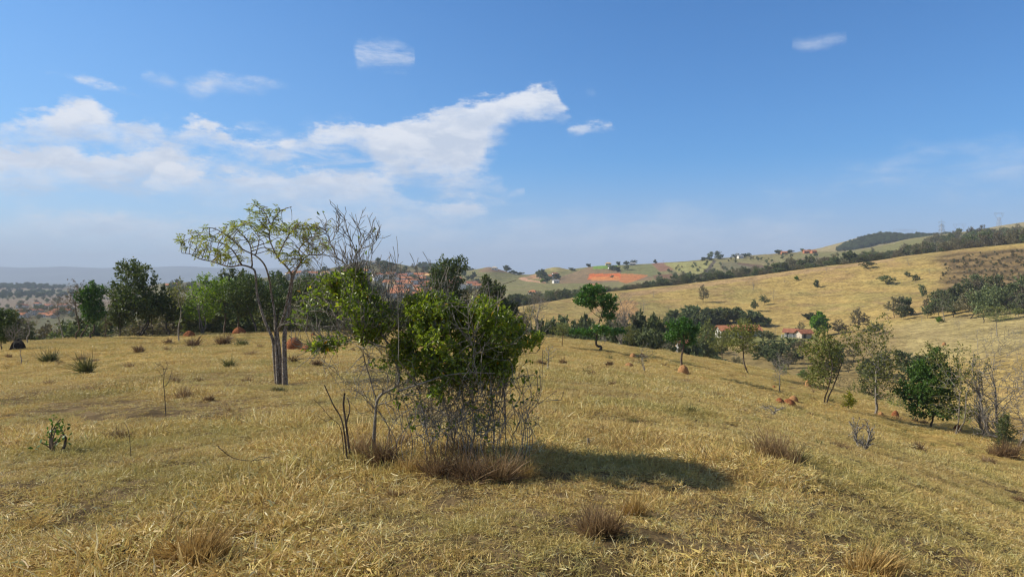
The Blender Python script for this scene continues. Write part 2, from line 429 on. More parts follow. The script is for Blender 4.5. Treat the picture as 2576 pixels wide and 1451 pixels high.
M = {}
M['bark_grey'] = bark_mat('bark_grey', (0.36, 0.325, 0.27), (0.11, 0.095, 0.08), 22, (0.38, 0.36, 0.31))
M['bark_pale'] = bark_mat('bark_pale', (0.36, 0.33, 0.28), (0.11, 0.095, 0.08), 26)
M['bark_dark'] = bark_mat('bark_dark', (0.15, 0.125, 0.10), (0.045, 0.036, 0.03), 20)
M['bark_brown'] = bark_mat('bark_brown', (0.17, 0.13, 0.095), (0.05, 0.038, 0.03), 12)
M['bark_lichen'] = bark_mat('bark_lichen', (0.27, 0.22, 0.17), (0.08, 0.06, 0.045), 16, (0.46, 0.44, 0.40))
M['leaf_shrub'] = leaf_mat('leaf_shrub', [(0, (0.08, 0.12, 0.018)), (0.35, (0.14, 0.20, 0.028)), (0.7, (0.26, 0.33, 0.04)), (0.95, (0.42, 0.45, 0.06)), (1.0, (0.60, 0.34, 0.02))], 0.36, 0.42, 0.5, 0.0)
M['leaf_lime'] = leaf_mat('leaf_lime', [(0, (0.16, 0.22, 0.02)), (0.5, (0.28, 0.33, 0.03)), (1.0, (0.42, 0.38, 0.04))], 0.5, 0.42, 0.3, 0.0)
M['leaf_yellow'] = leaf_mat('leaf_yellow', [(0, (0.22, 0.26, 0.03)), (1.0, (0.62, 0.52, 0.03))], 0.5, 0.4, 0.3, 0.0)
M['leaf_dark'] = leaf_mat('leaf_dark', [(0, (0.042, 0.068, 0.023)), (0.6, (0.085, 0.118, 0.034)), (1.0, (0.162, 0.180, 0.057))], 0.55, 0.25, 0.3)
M['leaf_green'] = leaf_mat('leaf_green', [(0, (0.039, 0.093, 0.019)), (0.6, (0.070, 0.155, 0.028)), (1.0, (0.139, 0.248, 0.043))], 0.5, 0.3, 0.35)
M['leaf_olive'] = leaf_mat('leaf_olive', [(0, (0.098, 0.118, 0.036)), (0.6, (0.195, 0.213, 0.058)), (1.0, (0.332, 0.320, 0.091))], 0.6, 0.3, 0.25)
M['leaf_bright'] = leaf_mat('leaf_bright', [(0, (0.084, 0.156, 0.018)), (0.6, (0.168, 0.288, 0.030)), (1.0, (0.312, 0.432, 0.048))], 0.5, 0.42, 0.3, 0.1)
M['leaf_brown'] = leaf_mat('leaf_brown', [(0, (0.105, 0.083, 0.053)), (0.6, (0.180, 0.143, 0.083)), (1.0, (0.270, 0.210, 0.120))], 0.7, 0.2, 0.1)
M['leaf_far'] = leaf_mat('leaf_far', [(0, (0.081, 0.103, 0.051)), (0.6, (0.138, 0.161, 0.069)), (1.0, (0.230, 0.241, 0.103))], 0.65, 0.2, 0.2, 0.6)
M['leaf_far_brown'] = leaf_mat('leaf_far_brown', [(0, (0.119, 0.105, 0.076)), (0.6, (0.187, 0.162, 0.102)), (1.0, (0.289, 0.246, 0.136))], 0.7, 0.2, 0.15, 0.5)

# dry grass: every clump takes its tint from the ground it stands on
def grass_mat(name, stops, patch=True):
    m, t, o = new_mat(name)
    oi = t.n('ShaderNodeObjectInfo')
    f = t.m('ADD', t.m('MULTIPLY', attr(t, 'tint'), 0.62), t.m('MULTIPLY', oi.outputs['Random'], 0.38))
    c = ramp(t, f, stops)
    if patch:
        loc = oi.outputs['Location']
        n1 = t.noise(loc, 0.38, 4, 0.6); n2 = t.noise(loc, 2.1, 3, 0.6)
        c = t.mix(t.m('MULTIPLY', t.smooth(n1, 0.42, 0.66), 0.58), c, (0.35, 0.325, 0.10))
        c = t.mix(t.m('MULTIPLY', t.smooth(n2, 0.55, 0.72), 0.55), c, (0.27, 0.165, 0.08))
        n3_ = t.noise(loc, 0.16, 5, 0.6)
        c = t.mix(t.m('MULTIPLY', t.smooth(n3_, 0.50, 0.66), 0.35), c, (0.34, 0.225, 0.09))
    b = bsdf(t, c, 0.55, 0.35)
    tr = t.n('ShaderNodeBsdfTranslucent'); t.link(c, tr.inputs[0])
    mx = t.n('ShaderNodeMixShader'); mx.inputs[0].default_value = 0.3
    t.link(b, mx.inputs[1]); t.link(tr.outputs[0], mx.inputs[2]); t.link(mx.outputs[0], o.inputs[0])
    return m
M['grass'] = grass_mat('grass', [(0, (0.19, 0.115, 0.048)), (0.2, (0.45, 0.295, 0.108)), (0.5, (0.69, 0.50, 0.185)), (0.70, (0.57, 0.48, 0.13)), (0.86, (0.90, 0.80, 0.50)), (1.0, (0.40, 0.44, 0.08))])
M['grass_brown'] = grass_mat('grass_brown', [(0, (0.09, 0.055, 0.032)), (0.4, (0.20, 0.125, 0.065)), (0.75, (0.38, 0.26, 0.125)), (1.0, (0.58, 0.46, 0.25))], False)
M['grass_green'] = grass_mat('grass_green', [(0, (0.05, 0.055, 0.018)), (0.5, (0.11, 0.12, 0.035)), (0.85, (0.22, 0.20, 0.07)), (1.0, (0.36, 0.29, 0.13))], False)
M['grass_gold'] = grass_mat('grass_gold', [(0, (0.26, 0.15, 0.05)), (0.5, (0.48, 0.32, 0.11)), (1.0, (0.62, 0.5, 0.2))], False)
M['termite_red'] = plain_mat('termite_red', (0.26, 0.10, 0.045), 0.95, 0.05, 14, 0.45, 1.0)
M['termite_tan'] = plain_mat('termite_tan', (0.36, 0.19, 0.085), 0.95, 0.05, 9, 0.3, 0.8)
M['sand'] = plain_mat('sand', (0.62, 0.40, 0.13), 0.95, 0.05, 6, 0.15)
M['dark_soil'] = plain_mat('dark_soil', (0.04, 0.03, 0.024), 0.95, 0.05, 9, 0.3, 0.8)

# ---------------------------------------------------------------- mesh and object helpers
COL = scene.collection
def mesh_np(name, V, F, mats, mat_idx=None, attrs=None, smooth=False):
    """F: (n,k) array or list of such arrays (tris / quads)"""
    me = bpy.data.meshes.new(name)
    Fs = [f for f in (F if isinstance(F, list) else [F]) if len(f)]
    V = np.asarray(V, dtype=np.float32)
    me.vertices.add(len(V)); me.vertices.foreach_set('co', V.ravel())
    loops = np.concatenate([f.ravel() for f in Fs]).astype(np.int32)
    tot = np.concatenate([np.full(len(f), f.shape[1], np.int32) for f in Fs])
    st = np.concatenate([[0], np.cumsum(tot)[:-1]]).astype(np.int32)
    me.loops.add(len(loops)); me.loops.foreach_set('vertex_index', loops)
    me.polygons.add(len(tot)); me.polygons.foreach_set('loop_start', st)
    me.polygons.foreach_set('loop_total', tot)
    for m in (mats if isinstance(mats, (list, tuple)) else [mats]): me.materials.append(m)
    if mat_idx is not None: me.polygons.foreach_set('material_index', np.asarray(mat_idx, np.int32))
    if smooth: me.polygons.foreach_set('use_smooth', np.ones(len(tot), bool))
    for k, v in (attrs or {}).items():
        v = np.asarray(v, np.float32)
        if v.ndim == 2:
            a = me.attributes.new(k, 'FLOAT_COLOR' if v.shape[1] == 4 else 'FLOAT_VECTOR', 'POINT')
            a.data.foreach_set('color' if v.shape[1] == 4 else 'vector', v.ravel())
        else:
            a = me.attributes.new(k, 'FLOAT', 'POINT'); a.data.foreach_set('value', v)
    me.update(calc_edges=True)
    return me
def link(name, me, parent=None, loc=None):
    o = bpy.data.objects.new(name, me); COL.objects.link(o)
    if parent is not None: o.parent = parent
    if loc is not None: o.location = loc
    return o
def tag(o, label=None, cat=None, group=None, kind=None):
    if label: o['label'] = label
    if cat: o['category'] = cat
    if group: o['group'] = group
    if kind: o['kind'] = kind
    return o
def thing(name, label, cat, loc, rz=0.0, group=None):
    o = bpy.data.objects.new(name, None); COL.objects.link(o)
    o.empty_display_size = 0.2
    o.location = tuple(float(v) for v in loc); o.rotation_euler = (0, 0, rz)
    return tag(o, label, cat, group)
def copy_tree(o, loc=None, rz=None, scale=None, label=None, group=None):
    def rec(a, par):
        c = a.copy(); COL.objects.link(c)
        if par is not None: c.parent = par
        for ch in a.children: rec(ch, c)
        return c
    c = rec(o, None)
    if loc is not None: c.location = tuple(float(v) for v in loc)
    if rz is not None: c.rotation_euler = (0, 0, rz)
    if scale is not None: c.scale = scale
    if label: c['label'] = label
    if group: c['group'] = group
    return c

# ---------------------------------------------------------------- branches
def unit(v):
    return v / np.maximum(np.linalg.norm(v, axis=-1, keepdims=True), 1e-9)
def resample(P, step):
    P = np.asarray(P, float)
    # Catmull-Rom through the points, then even spacing
    if len(P) > 2:
        Q = np.vstack([2 * P[0] - P[1], P, 2 * P[-1] - P[-2]]); out = []
        for i in range(1, len(Q) - 2):
            p0, p1, p2, p3 = Q[i - 1:i + 3]
            for t in np.linspace(0, 1, 8, endpoint=False):
                out.append(0.5 * ((2 * p1) + (-p0 + p2) * t + (2 * p0 - 5 * p1 + 4 * p2 - p3) * t * t + (-p0 + 3 * p1 - 3 * p2 + p3) * t ** 3))
        out.append(P[-1]); P = np.array(out)
    d = np.concatenate([[0], np.cumsum(np.linalg.norm(np.diff(P, axis=0), axis=1))])
    n = max(2, int(d[-1] / step) + 1); s = np.linspace(0, d[-1], n)
    return np.stack([np.interp(s, d, P[:, k]) for k in range(3)], 1)

class Skel:
    """connected nodes with a parent each; minr keeps hand-drawn limbs as thick as drawn"""
    def __init__(s, step):
        s.p = []; s.par = []; s.minr = []; s.step = step
    def limb(s, P, r0, r1, attach=None):
        """add a polyline; attach = True joins it to the nearest node so far"""
        Q = resample(P, s.step)
        par = -1
        if attach and s.p:
            A = np.array(s.p); k = int(np.argmin(np.linalg.norm(A - Q[0], axis=1))); par = k
            if np.linalg.norm(A[k] - Q[0]) < s.step * 0.7: Q = Q[1:]
            elif np.linalg.norm(A[k] - Q[0]) > s.step * 2:
                Q = np.vstack([resample([A[k], Q[0]], s.step)[1:], Q[1:]])
        n = len(Q)
        for i, q in enumerate(Q):
            s.p.append(q); s.par.append(par); s.minr.append(r0 + (r1 - r0) * (i / max(1, n - 1)) ** 0.9); par = len(s.p) - 1
        return s
    def grow(s, att, infl, kill, maxit=120, trop=(0, 0, 0.05), jit=0.25, maxnodes=9000, gen=None, limit=None):
        g = gen if gen is not None else rng
        att = np.asarray(att, float)
        n0 = len(s.p)
        pos = np.zeros((maxnodes + 4000, 3)); pos[:n0] = s.p
        par = list(s.par); nch = np.zeros(len(pos), int)
        for q in par:
            if q >= 0: nch[q] += 1
        cand = np.arange(n0)
        D = np.linalg.norm(att[:, None, :] - pos[None, cand, :], axis=2)
        ni = cand[np.argmin(D, 1)]; nd = D.min(1)
        alive = nd > kill; n = n0; trop = np.array(trop)
        for it in range(maxit):
            act = alive & (nd < infl)
            if not act.any() or n > maxnodes: break
            idx = ni[act]; d = unit(att[act] - pos[idx])
            u, inv = np.unique(idx, return_inverse=True)
            S = np.zeros((len(u), 3)); np.add.at(S, inv, d)
            keep = nch[u] < 3
            u = u[keep]; S = S[keep]
            if len(u) == 0: break
            dirs = unit(unit(S) + trop + g.normal(0, jit, S.shape))
            new = pos[u] + dirs * s.step * g.uniform(0.75, 1.15, (len(u), 1))
            k = len(u); pos[n:n + k] = new; par.extend(int(a) for a in u); nch[u] += 1
            D = np.linalg.norm(att[:, None, :] - new[None], axis=2)
            j = np.argmin(D, 1); dm = D[np.arange(len(att)), j]
            better = dm < nd
            nd = np.where(better, dm, nd); ni = np.where(better, n + j, ni)
            alive &= nd > kill
            n += k
        s.p = [pos[i] for i in range(n)]; s.par = par[:n]; s.minr = s.minr + [0.0] * (n - len(s.minr))
        return s
    def radii(s, tip, base=None, ex=2.2):
        n = len(s.p); par = np.array(s.par); acc = np.zeros(n); r = np.zeros(n)
        for i in range(n - 1, -1, -1):
            r[i] = max(tip ** ex, acc[i]) ** (1 / ex)
            if par[i] >= 0: acc[par[i]] += r[i] ** ex
        if base is not None:
            m = r.max()
            if m > tip * 1.01: r = tip + (r - tip) * (base - tip) / (m - tip)
        mr = np.array(s.minr) * 0.55
        r = np.where(mr > 0, np.maximum(mr, tip), r)
        for i in range(n):
            q = par[i]
            if q >= 0 and mr[i] == 0: r[i] = min(r[i], r[q] * 0.92)
        s.r = r
        # tips
        nch = np.zeros(n, int)
        for q in s.par:
            if q >= 0: nch[q] += 1
        s.nch = nch
        return s
    def relax(s, it=2):
        P = np.array(s.p); par = np.array(s.par); free = np.array(s.minr) == 0
        ch = np.full(len(P), -1)
        for i in range(len(P)):
            if par[i] >= 0 and ch[par[i]] < 0: ch[par[i]] = i
        ok = free & (par >= 0) & (ch >= 0)
        for _ in range(it): P[ok] = 0.5 * P[ok] + 0.25 * P[par[ok]] + 0.25 * P[ch[ok]]
        s.p = [q for q in P]; return s
    def shoots(s, g, n, L, up=0.5, ang=(30, 55), region=None, maxr=1e9, r0=None, r1=None, sub=0, curve=0.08, only=None):
        """straight young shoots leaving the drawn limbs at sharp angles"""
        P = np.array(s.p); par = np.array(s.par); mr = np.array(s.minr)
        ok = (par >= 0) & (mr > 0) & (mr < maxr)
        if only is not None: ok &= np.arange(len(P)) >= only
        if region is not None:
            ins = np.zeros(len(P), bool)
            for c, r in region: ins |= (((P - np.array(c)) / np.array(r)) ** 2).sum(1) < 1
            ok &= ins
        idx = np.nonzero(ok)[0]
        if len(idx) == 0: return s
        start = len(s.p)
        for i in g.choice(idx, n):
            d = unit(P[i] - P[par[i]]); sd_ = unit(np.cross(d, unit(g.normal(0, 1, 3)))); a = R(g.uniform(*ang))
            d = unit(d * math.cos(a) + sd_ * math.sin(a) + np.array([0, 0, up]) * g.uniform(.4, 1.3))
            l = g.uniform(*L); k = max(2, int(l / s.step)); q = P[i].copy(); pr = int(i)
            a0 = min(r0, mr[i] * .8); bend = g.normal(0, curve, 3)
            for j in range(k):
                d = unit(d + bend + np.array([0, 0, .03]) + g.normal(0, .05, 3)); q = q + d * (l / k)
                s.p.append(q.copy()); s.par.append(pr); s.minr.append(a0 + (r1 - a0) * (j + 1) / k); pr = len(s.p) - 1
        if sub: s.shoots(g, int(n * 1.6), (L[0] * .35, L[1] * .5), up, ang, None, 1e9, r0 * .6, r1 * .85, sub - 1, curve, start)
        return s
    def tube(s, sides=5, sel=None):
        n = len(s.p); P = np.array(s.p); par = np.array(s.par); r = s.r
        par_c = np.where(par < 0, np.arange(n), par)
        D = P - P[par_c]
        # roots look towards their first child
        first = {}
        best = {}
        for i in range(n):
            q = par[i]
            if q >= 0:
                if q not in best or r[i] > r[best[q]]: best[q] = i
        for i in range(n):
            if par[i] < 0 and i in best: D[i] = P[best[i]] - P[i]
        D = unit(D)
        # smoothed ring direction
        RD = D.copy()
        for q, i in best.items(): RD[q] = D[q] + D[i]
        RD = unit(RD)
        U = np.zeros((n, 3))
        for i in range(n):
            q = par[i]
            u = U[q] if q >= 0 else np.array([1.0, 0.13, 0.07])
            u = u - RD[i] * (u @ RD[i]); l = math.sqrt(u @ u)
            U[i] = u / l if l > 1e-4 else unit(np.cross(RD[i], [0.3, 0.9, 0.2]))
        Wv = np.cross(RD, U)
        ang = np.arange(sides) * 2 * math.pi / sides
        ca, sa = np.cos(ang)[None, :, None], np.sin(ang)[None, :, None]
        ring_ = P[:, None, :] + r[:, None, None] * (U[:, None, :] * ca + Wv[:, None, :] * sa)
        V = ring_.reshape(-1, 3)
        edges = [i for i in range(n) if par[i] >= 0]
        if sel is not None: edges = [i for i in edges if sel[i]]
        e = np.array(edges, int)
        main = np.array([best[par[i]] == i for i in edges])
        start = par[e] * sides
        side = e[~main]
        if len(side):
            q = par[side]
            base = P[q][:, None, :] + (r[side] * 1.15)[:, None, None] * (U[side][:, None, :] * ca + Wv[side][:, None, :] * sa)
            off = len(V); V = np.vstack([V, base.reshape(-1, 3)])
            start[~main] = off + np.arange(len(side)) * sides
        k = np.arange(sides); k2 = (k + 1) % sides
        F = np.stack([start[:, None] + k, start[:, None] + k2, (e * sides)[:, None] + k2, (e * sides)[:, None] + k], 2).reshape(-1, 4)
        used = np.unique(F); remap = np.full(len(V), -1); remap[used] = np.arange(len(used))
        return V[used], remap[F]

def leaves_np(base, d, nrm, ln, wd, fold=0.25, droop=0.15, hexa=True):
    """folded leaf blades; returns verts, quads"""
    n = len(base); d = unit(d); s = unit(np.cross(d, nrm)); up = np.cross(s, d)
    ln = ln[:, None]; wd = wd[:, None]
    tip = base + d * ln - up * ln * droop
    if hexa:
        l1 = base + d * ln * 0.30 + s * wd * 0.46 + up * wd * fold; l2 = base + d * ln * 0.70 + s * wd * 0.40 + up * wd * fold - up * ln * droop * 0.5
        r1 = base + d * ln * 0.30 - s * wd * 0.46 + up * wd * fold; r2 = base + d * ln * 0.70 - s * wd * 0.40 + up * wd * fold - up * ln * droop * 0.5
        V = np.stack([base, l1, l2, tip, r2, r1], 1).reshape(-1, 3)
        o = np.arange(n)[:, None] * 6
        F = np.concatenate([o + [0, 3, 2, 1], o + [0, 5, 4, 3]])
        k = 6
    else:
        l1 = base + d * ln * 0.5 + s * wd * 0.5; r1 = base + d * ln * 0.5 - s * wd * 0.5
        V = np.stack([base, l1, tip, r1], 1).reshape(-1, 3)
        F = np.arange(n)[:, None] * 4 + [0, 3, 2, 1]; k = 4
    return V, F, k
def rand_dirs(g, n, up=0.0):
    v = unit(g.normal(0, 1, (n, 3))); v[:, 2] += up
    return unit(v)
def foliage(name, sk, mat, per, size, aspect, g, sel=None, spread=0.1, up=0.3, parent=None, hexa=True, normal_up=0.7, tint_hi=None, loc0=None):
    """leaves on the selected nodes (default: tips)"""
    P = np.array(sk.p); n = len(P); par = np.array(sk.par)
    if sel is None: sel = sk.nch == 0
    idx = np.nonzero(sel)[0]
    idx = np.repeat(idx, per)
    if len(idx) == 0: return None
    q = np.where(par[idx] >= 0, par[idx], idx)
    t = g.uniform(0, 1, (len(idx), 1))
    b = P[idx] * t + P[q] * (1 - t) + g.normal(0, spread, (len(idx), 3))
    d = unit(unit(P[idx] - P[q] + 1e-5) * 0.6 + rand_dirs(g, len(idx), up))
    nr = unit(g.normal(0, 1, (len(idx), 3)) * (1 - normal_up) + np.array([0, 0, 1]) * normal_up)
    ln = size * g.uniform(0.6, 1.25, len(idx)); wd = ln * aspect * g.uniform(0.8, 1.2, len(idx))
    V, F, k = leaves_np(b, d, nr, ln, wd, hexa=hexa)
    tint = g.beta(2, 2.2, len(idx))
    if tint_hi is not None: tint = np.where(g.uniform(0, 1, len(idx)) < tint_hi, 1.0, tint * 0.93)
    me = mesh_np(name, V if loc0 is None else V - loc0, F, mat, attrs={'tint': np.repeat(tint, k)})
    return link(name, me, parent)

def n3(P, f, seed):
    return (vnoise(P[:, 0] * f + P[:, 2] * f * .37, P[:, 2] * f + 5, seed) + vnoise(P[:, 1] * f - P[:, 2] * f * .3, P[:, 0] * f * .8 + P[:, 2] * f * .6, seed + 3)) / 2
def clumpy(P, f, thr, seed):
    return P[n3(P, f, seed) > thr]
def blob_points(g, blobs, n, shell=0.35):
    """points in a union of ellipsoids ((centre),(radii)) with more near their surfaces"""
    vol = np.array([b[1][0] * b[1][1] * b[1][2] for b in blobs]) ** 0.75; vol = vol / vol.sum()
    out = []
    for (c, r), f in zip(blobs, vol):
        k = max(4, int(n * f))
        u = unit(g.normal(0, 1, (k, 3))) * (g.uniform(shell ** 3, 1, (k, 1)) ** (1 / 3))
        out.append(np.array(c) + u * np.array(r))
    return np.vstack(out)

# ---------------------------------------------------------------- grass blades
def blades(roots, d, ln, wd, g, bend=0.6, segs=3):
    n = len(roots); d = unit(d)
    side = unit(np.cross(d, unit(g.normal(0, 1, (n, 3)))))
    bd = unit(g.normal(0, 1, (n, 3)) + np.array([0, 0, -1.1])) * bend * g.uniform(0.3, 1.2, (n, 1))
    V = []
    for k in range(segs + 1):
        t = k / segs
        c = roots + (d * t + bd * t * t * 0.6) * ln[:, None]
        c[:, 2] = np.maximum(c[:, 2], 0.004)
        wk = wd[:, None] * (1.0 - 0.75 * t ** 1.6) * 0.5 * (0.7 if k == 0 else 1)
        V += [c - side * wk, c + side * wk]
    V = np.stack(V, 1).reshape(-1, 3); m = 2 * (segs + 1)
    o = np.arange(n)[:, None] * m
    F = np.concatenate([o + [2 * k, 2 * k + 1, 2 * k + 3, 2 * k + 2] for k in range(segs)])
    return V, F, m
def ragged_clump(name, seed, n, rad, h, w, lie, mat, bend=0.55, out=0.42):
    """lopsided tussock: several tufts of uneven height leaning their own way"""
    g = np.random.default_rng(seed); k = int(g.integers(4, 8)); Vs, Fs, T, off = [], [], [], 0
    for j in range(k):
        nn = int(n / k * g.uniform(.5, 1.5)) + 4
        a = g.uniform(0, 6.28); q = rad * g.uniform(.1, .85) if j else 0
        c = np.array([q * math.cos(a), q * math.sin(a), 0]); rr = rad * g.uniform(.25, .6); hh = h * (g.uniform(.4, 1.0) if j else 1.05)
        lean = np.array([g.normal(0, .28), g.normal(0, .28), 0])
        b = g.uniform(0, 6.28, nn); r = rr * np.sqrt(g.uniform(0, 1, nn))
        roots = np.stack([r * np.cos(b), r * np.sin(b), np.zeros(nn)], 1) + c
        d = np.stack([np.cos(b) * r / rr * out, np.sin(b) * r / rr * out, np.ones(nn)], 1) + g.normal(0, .24, (nn, 3)) + lean
        ly = g.uniform(0, 1, nn) < lie
        dl = g.normal(0, 1, (nn, 3)); dl[:, 2] = np.abs(dl[:, 2]) * .35 + .05
        d = np.where(ly[:, None], dl, d)
        V, F, m = blades(roots, d, hh * g.uniform(.3, 1.2, nn), w * g.uniform(.5, 1.6, nn), g, bend * g.uniform(.5, 1.6), 3)
        Vs.append(V); Fs.append(F + off); off += len(V)
        T.append(np.repeat(np.clip(g.uniform(0, .8, nn) + g.normal(0, .12), 0, 1), m))
    return mesh_np(name, np.vstack(Vs), np.vstack(Fs), mat, attrs={'tint': np.concatenate(T)})
def clump_mesh(name, seed, n, rad, h, w, lie, mat, bend=0.7, segs=3, out=0.5):
    g = np.random.default_rng(seed)
    a = g.uniform(0, 2 * math.pi, n); r = rad * np.sqrt(g.uniform(0, 1, n))
    roots = np.stack([r * np.cos(a), r * np.sin(a), np.zeros(n)], 1)
    lying = g.uniform(0, 1, n) < lie
    d = np.stack([np.cos(a) * r / rad * out, np.sin(a) * r / rad * out, np.ones(n)], 1) + g.normal(0, 0.35, (n, 3))
    dl = g.normal(0, 1, (n, 3)); dl[:, 2] = np.abs(dl[:, 2]) * 0.22 + 0.06
    d = np.where(lying[:, None], dl, d)
    roots[:, 2] += np.where(lying, g.uniform(0, h * 0.35, n), 0)
    ln = h * g.uniform(0.45, 1.25, n); wd = w * g.uniform(0.6, 1.4, n)
    V, F, m = blades(roots, d, ln, wd, g, bend, segs)
    return mesh_np(name, V, F, mat, attrs={'tint': np.repeat(g.uniform(0, 1, n), m)})

# ---------------------------------------------------------------- uncountable cover: one object each
def scatter_stuff(name, pts, rots, scl, idx, protos, label=None, cat=None):
    lib = bpy.data.collections.new(name + "_kit")
    for p in protos:
        lib.objects.link(p)
        for c in list(p.users_collection):
            if c != lib: c.objects.unlink(p)
    me = bpy.data.meshes.new(name)
    me.vertices.add(len(pts)); me.vertices.foreach_set('co', np.asarray(pts, np.float32).ravel())
    for nm, typ, arr in (('rot', 'FLOAT_VECTOR', rots), ('scl', 'FLOAT', scl), ('idx', 'INT', idx)):
        a = me.attributes.new(nm, typ, 'POINT')
        a.data.foreach_set('vector' if typ == 'FLOAT_VECTOR' else 'value', np.asarray(arr, np.int32 if typ == 'INT' else np.float32).ravel())
    me.update()
    ob = link(name, me); tag(ob, label, cat, None, 'stuff')
    ng = bpy.data.node_groups.new(name, 'GeometryNodeTree')
    ng.interface.new_socket('Geometry', in_out='INPUT', socket_type='NodeSocketGeometry')
    ng.interface.new_socket('Geometry', in_out='OUTPUT', socket_type='NodeSocketGeometry')
    N = ng.nodes; gi = N.new('NodeGroupInput'); go = N.new('NodeGroupOutput')
    iop = N.new('GeometryNodeInstanceOnPoints'); ci = N.new('GeometryNodeCollectionInfo')
    ci.inputs['Collection'].default_value = lib
    ci.inputs['Separate Children'].default_value = True; ci.inputs['Reset Children'].default_value = True
    iop.inputs['Pick Instance'].default_value = True
    def na(n_, t_):
        q = N.new('GeometryNodeInputNamedAttribute'); q.data_type = t_; q.inputs['Name'].default_value = n_
        return [o for o in q.outputs if o.enabled and o.name == 'Attribute'][0]
    L = ng.links
    L.new(gi.outputs[0], iop.inputs['Points']); L.new(ci.outputs[0], iop.inputs['Instance'])
    L.new(na('idx', 'INT'), iop.inputs['Instance Index'])
    L.new(na('rot', 'FLOAT_VECTOR'), iop.inputs['Rotation']); L.new(na('scl', 'FLOAT'), iop.inputs['Scale'])
    L.new(iop.outputs[0], go.inputs[0])
    md = ob.modifiers.new('cover', 'NODES'); md.node_group = ng
    return ob

# ---------------------------------------------------------------- the land as one sheet
def inpoly(x, y, poly):
    ins = np.zeros(np.shape(x), bool); n = len(poly)
    for i in range(n):
        x1, y1 = poly[i]; x2, y2 = poly[(i + 1) % n]
        c = ((y1 > y) != (y2 > y)) & (x < (x2 - x1) * (y - y1) / (y2 - y1 + 1e-9) + x1)
        ins ^= c
    return ins
def lerp3(a, b, t): return a + (b - a) * t[..., None]
def soil_colour(x, y, z):
    r = np.hypot(x, y); P = np.stack([x, y, z], -1).reshape(-1, 3)
    dx, dy = pix(P); dx = dx.reshape(x.shape); dy = dy.reshape(x.shape)
    n1 = fbm(x * 0.02, y * 0.02, 4, 21); n2 = fbm(x * 0.006, y * 0.006, 3, 33)
    ss = lambda v, a, b: np.clip((v - a) / (b - a), 0, 1) ** 2 * (3 - 2 * np.clip((v - a) / (b - a), 0, 1))
    front = y > 1
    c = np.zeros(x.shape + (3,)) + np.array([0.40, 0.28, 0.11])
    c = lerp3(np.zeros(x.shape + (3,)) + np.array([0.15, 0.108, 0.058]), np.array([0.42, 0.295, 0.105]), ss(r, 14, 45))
    gold = np.array([0.40, 0.292, 0.108])
    c = lerp3(c, gold, ss(r, 45, 110) * (dx > 1150))
    c = lerp3(c, np.array([0.25, 0.215, 0.10]), ss(n1, 0.5, 0.75) * 0.4 * (r > 100))
    n3_ = fbm(x * 0.05, y * 0.02 + z * 0.3, 4, 91)
    c = lerp3(c, np.array([0.30, 0.26, 0.10]), ss(n3_, 0.5, 0.68) * 0.55 * (r > 60))
    c = lerp3(c, np.array([0.33, 0.21, 0.11]), ss(fbm(x * 0.11, y * 0.11, 4, 95), 0.58, 0.72) * 0.45 * (r > 60))
    spur = ss(r, 130, 160) * (1 - ss(r, 225, 255)) * ss(dx, 2150, 2300)
    c = lerp3(c, np.array([0.37, 0.31, 0.155]), spur * 0.7)
    # gully with scrub beyond the near brow
    gy = ss(r, 95, 125) * (1 - ss(r, 200, 250)) * ss(dx, 1700, 1800) * (1 - ss(dx, 2200, 2330))
    c = lerp3(c, np.array([0.22, 0.165, 0.08]), gy * 0.75)
    # farm yard, green and ochre
    yard = inpoly(dx, dy, [(1760, 868), (1800, 842), (2060, 842), (2060, 858), (1900, 866)]) & (r > 190) & (r < 270)
    c = lerp3(c, np.array([0.17, 0.19, 0.07]), yard * 0.8)
    road = inpoly(dx, dy, [(1670, 892), (1700, 876), (1830, 872), (1880, 868), (1880, 872), (1810, 880), (1740, 884)]) & (r > 150) & (r < 260)
    c = lerp3(c, np.array([0.50, 0.38, 0.16]), road * 0.9)
    # behind the golden crest: greener, duller
    far = ss(r, 440, 520)
    c = lerp3(c, np.array([0.235, 0.215, 0.105]), far)
    c = lerp3(c, np.array([0.20, 0.20, 0.085]), far * ss(n2, 0.4, 0.6) * 0.7)
    c = lerp3(c, np.array([0.27, 0.22, 0.12]), far * ss(n1, 0.5, 0.7) * 0.5)
    # the plain to the left
    lp = ss(r, 150, 300) * (dx < 1150) * (1 - ss(dx, 900, 1150))
    c = lerp3(c, np.array([0.15, 0.145, 0.08]), lp)
    lp2 = ss(r, 700, 1000) * (1 - ss(dx, 300, 420))
    c = lerp3(c, np.array([0.25, 0.20, 0.155]), lp2)
    c = lerp3(c, np.array([0.17, 0.18, 0.09]), lp2 * ss(n2, 0.45, 0.65))
    ff = ss(r, 1900, 2600); c = lerp3(c, np.array([0.08, 0.09, 0.06]), ff)
    fr = ss(r, 1250, 1400) * (dx > 2000) * (r < 1900); c = lerp3(c, np.array([0.33, 0.27, 0.14]), fr * 0.8)
    def patch(poly, col, a, rmin, rmax, k=1.0):
        m = inpoly(dx + (fbm(x * .1, y * .1, 2, 5) - .5) * 5 * k, dy + (fbm(x * .1, y * .1, 2, 6) - .5) * 3 * k, poly) & (r > rmin) & (r < rmax) & front
        c[m] = c[m] * (1 - a) + np.array(col) * a
    F0, F1 = 480, 960
    patch([(1372, 676), (1400, 666), (1440, 668), (1448, 678), (1395, 684)], (0.34, 0.29, 0.12), 0.9, F0, F1)
    patch([(1400, 700), (1480, 672), (1560, 676), (1640, 690), (1640, 705), (1500, 712), (1410, 714)], (0.25, 0.17, 0.11), 0.8, F0, F1)
    patch([(1560, 672), (1640, 665), (1665, 690), (1690, 697), (1600, 696), (1562, 688)], (0.19, 0.20, 0.09), 0.95, F0, F1)
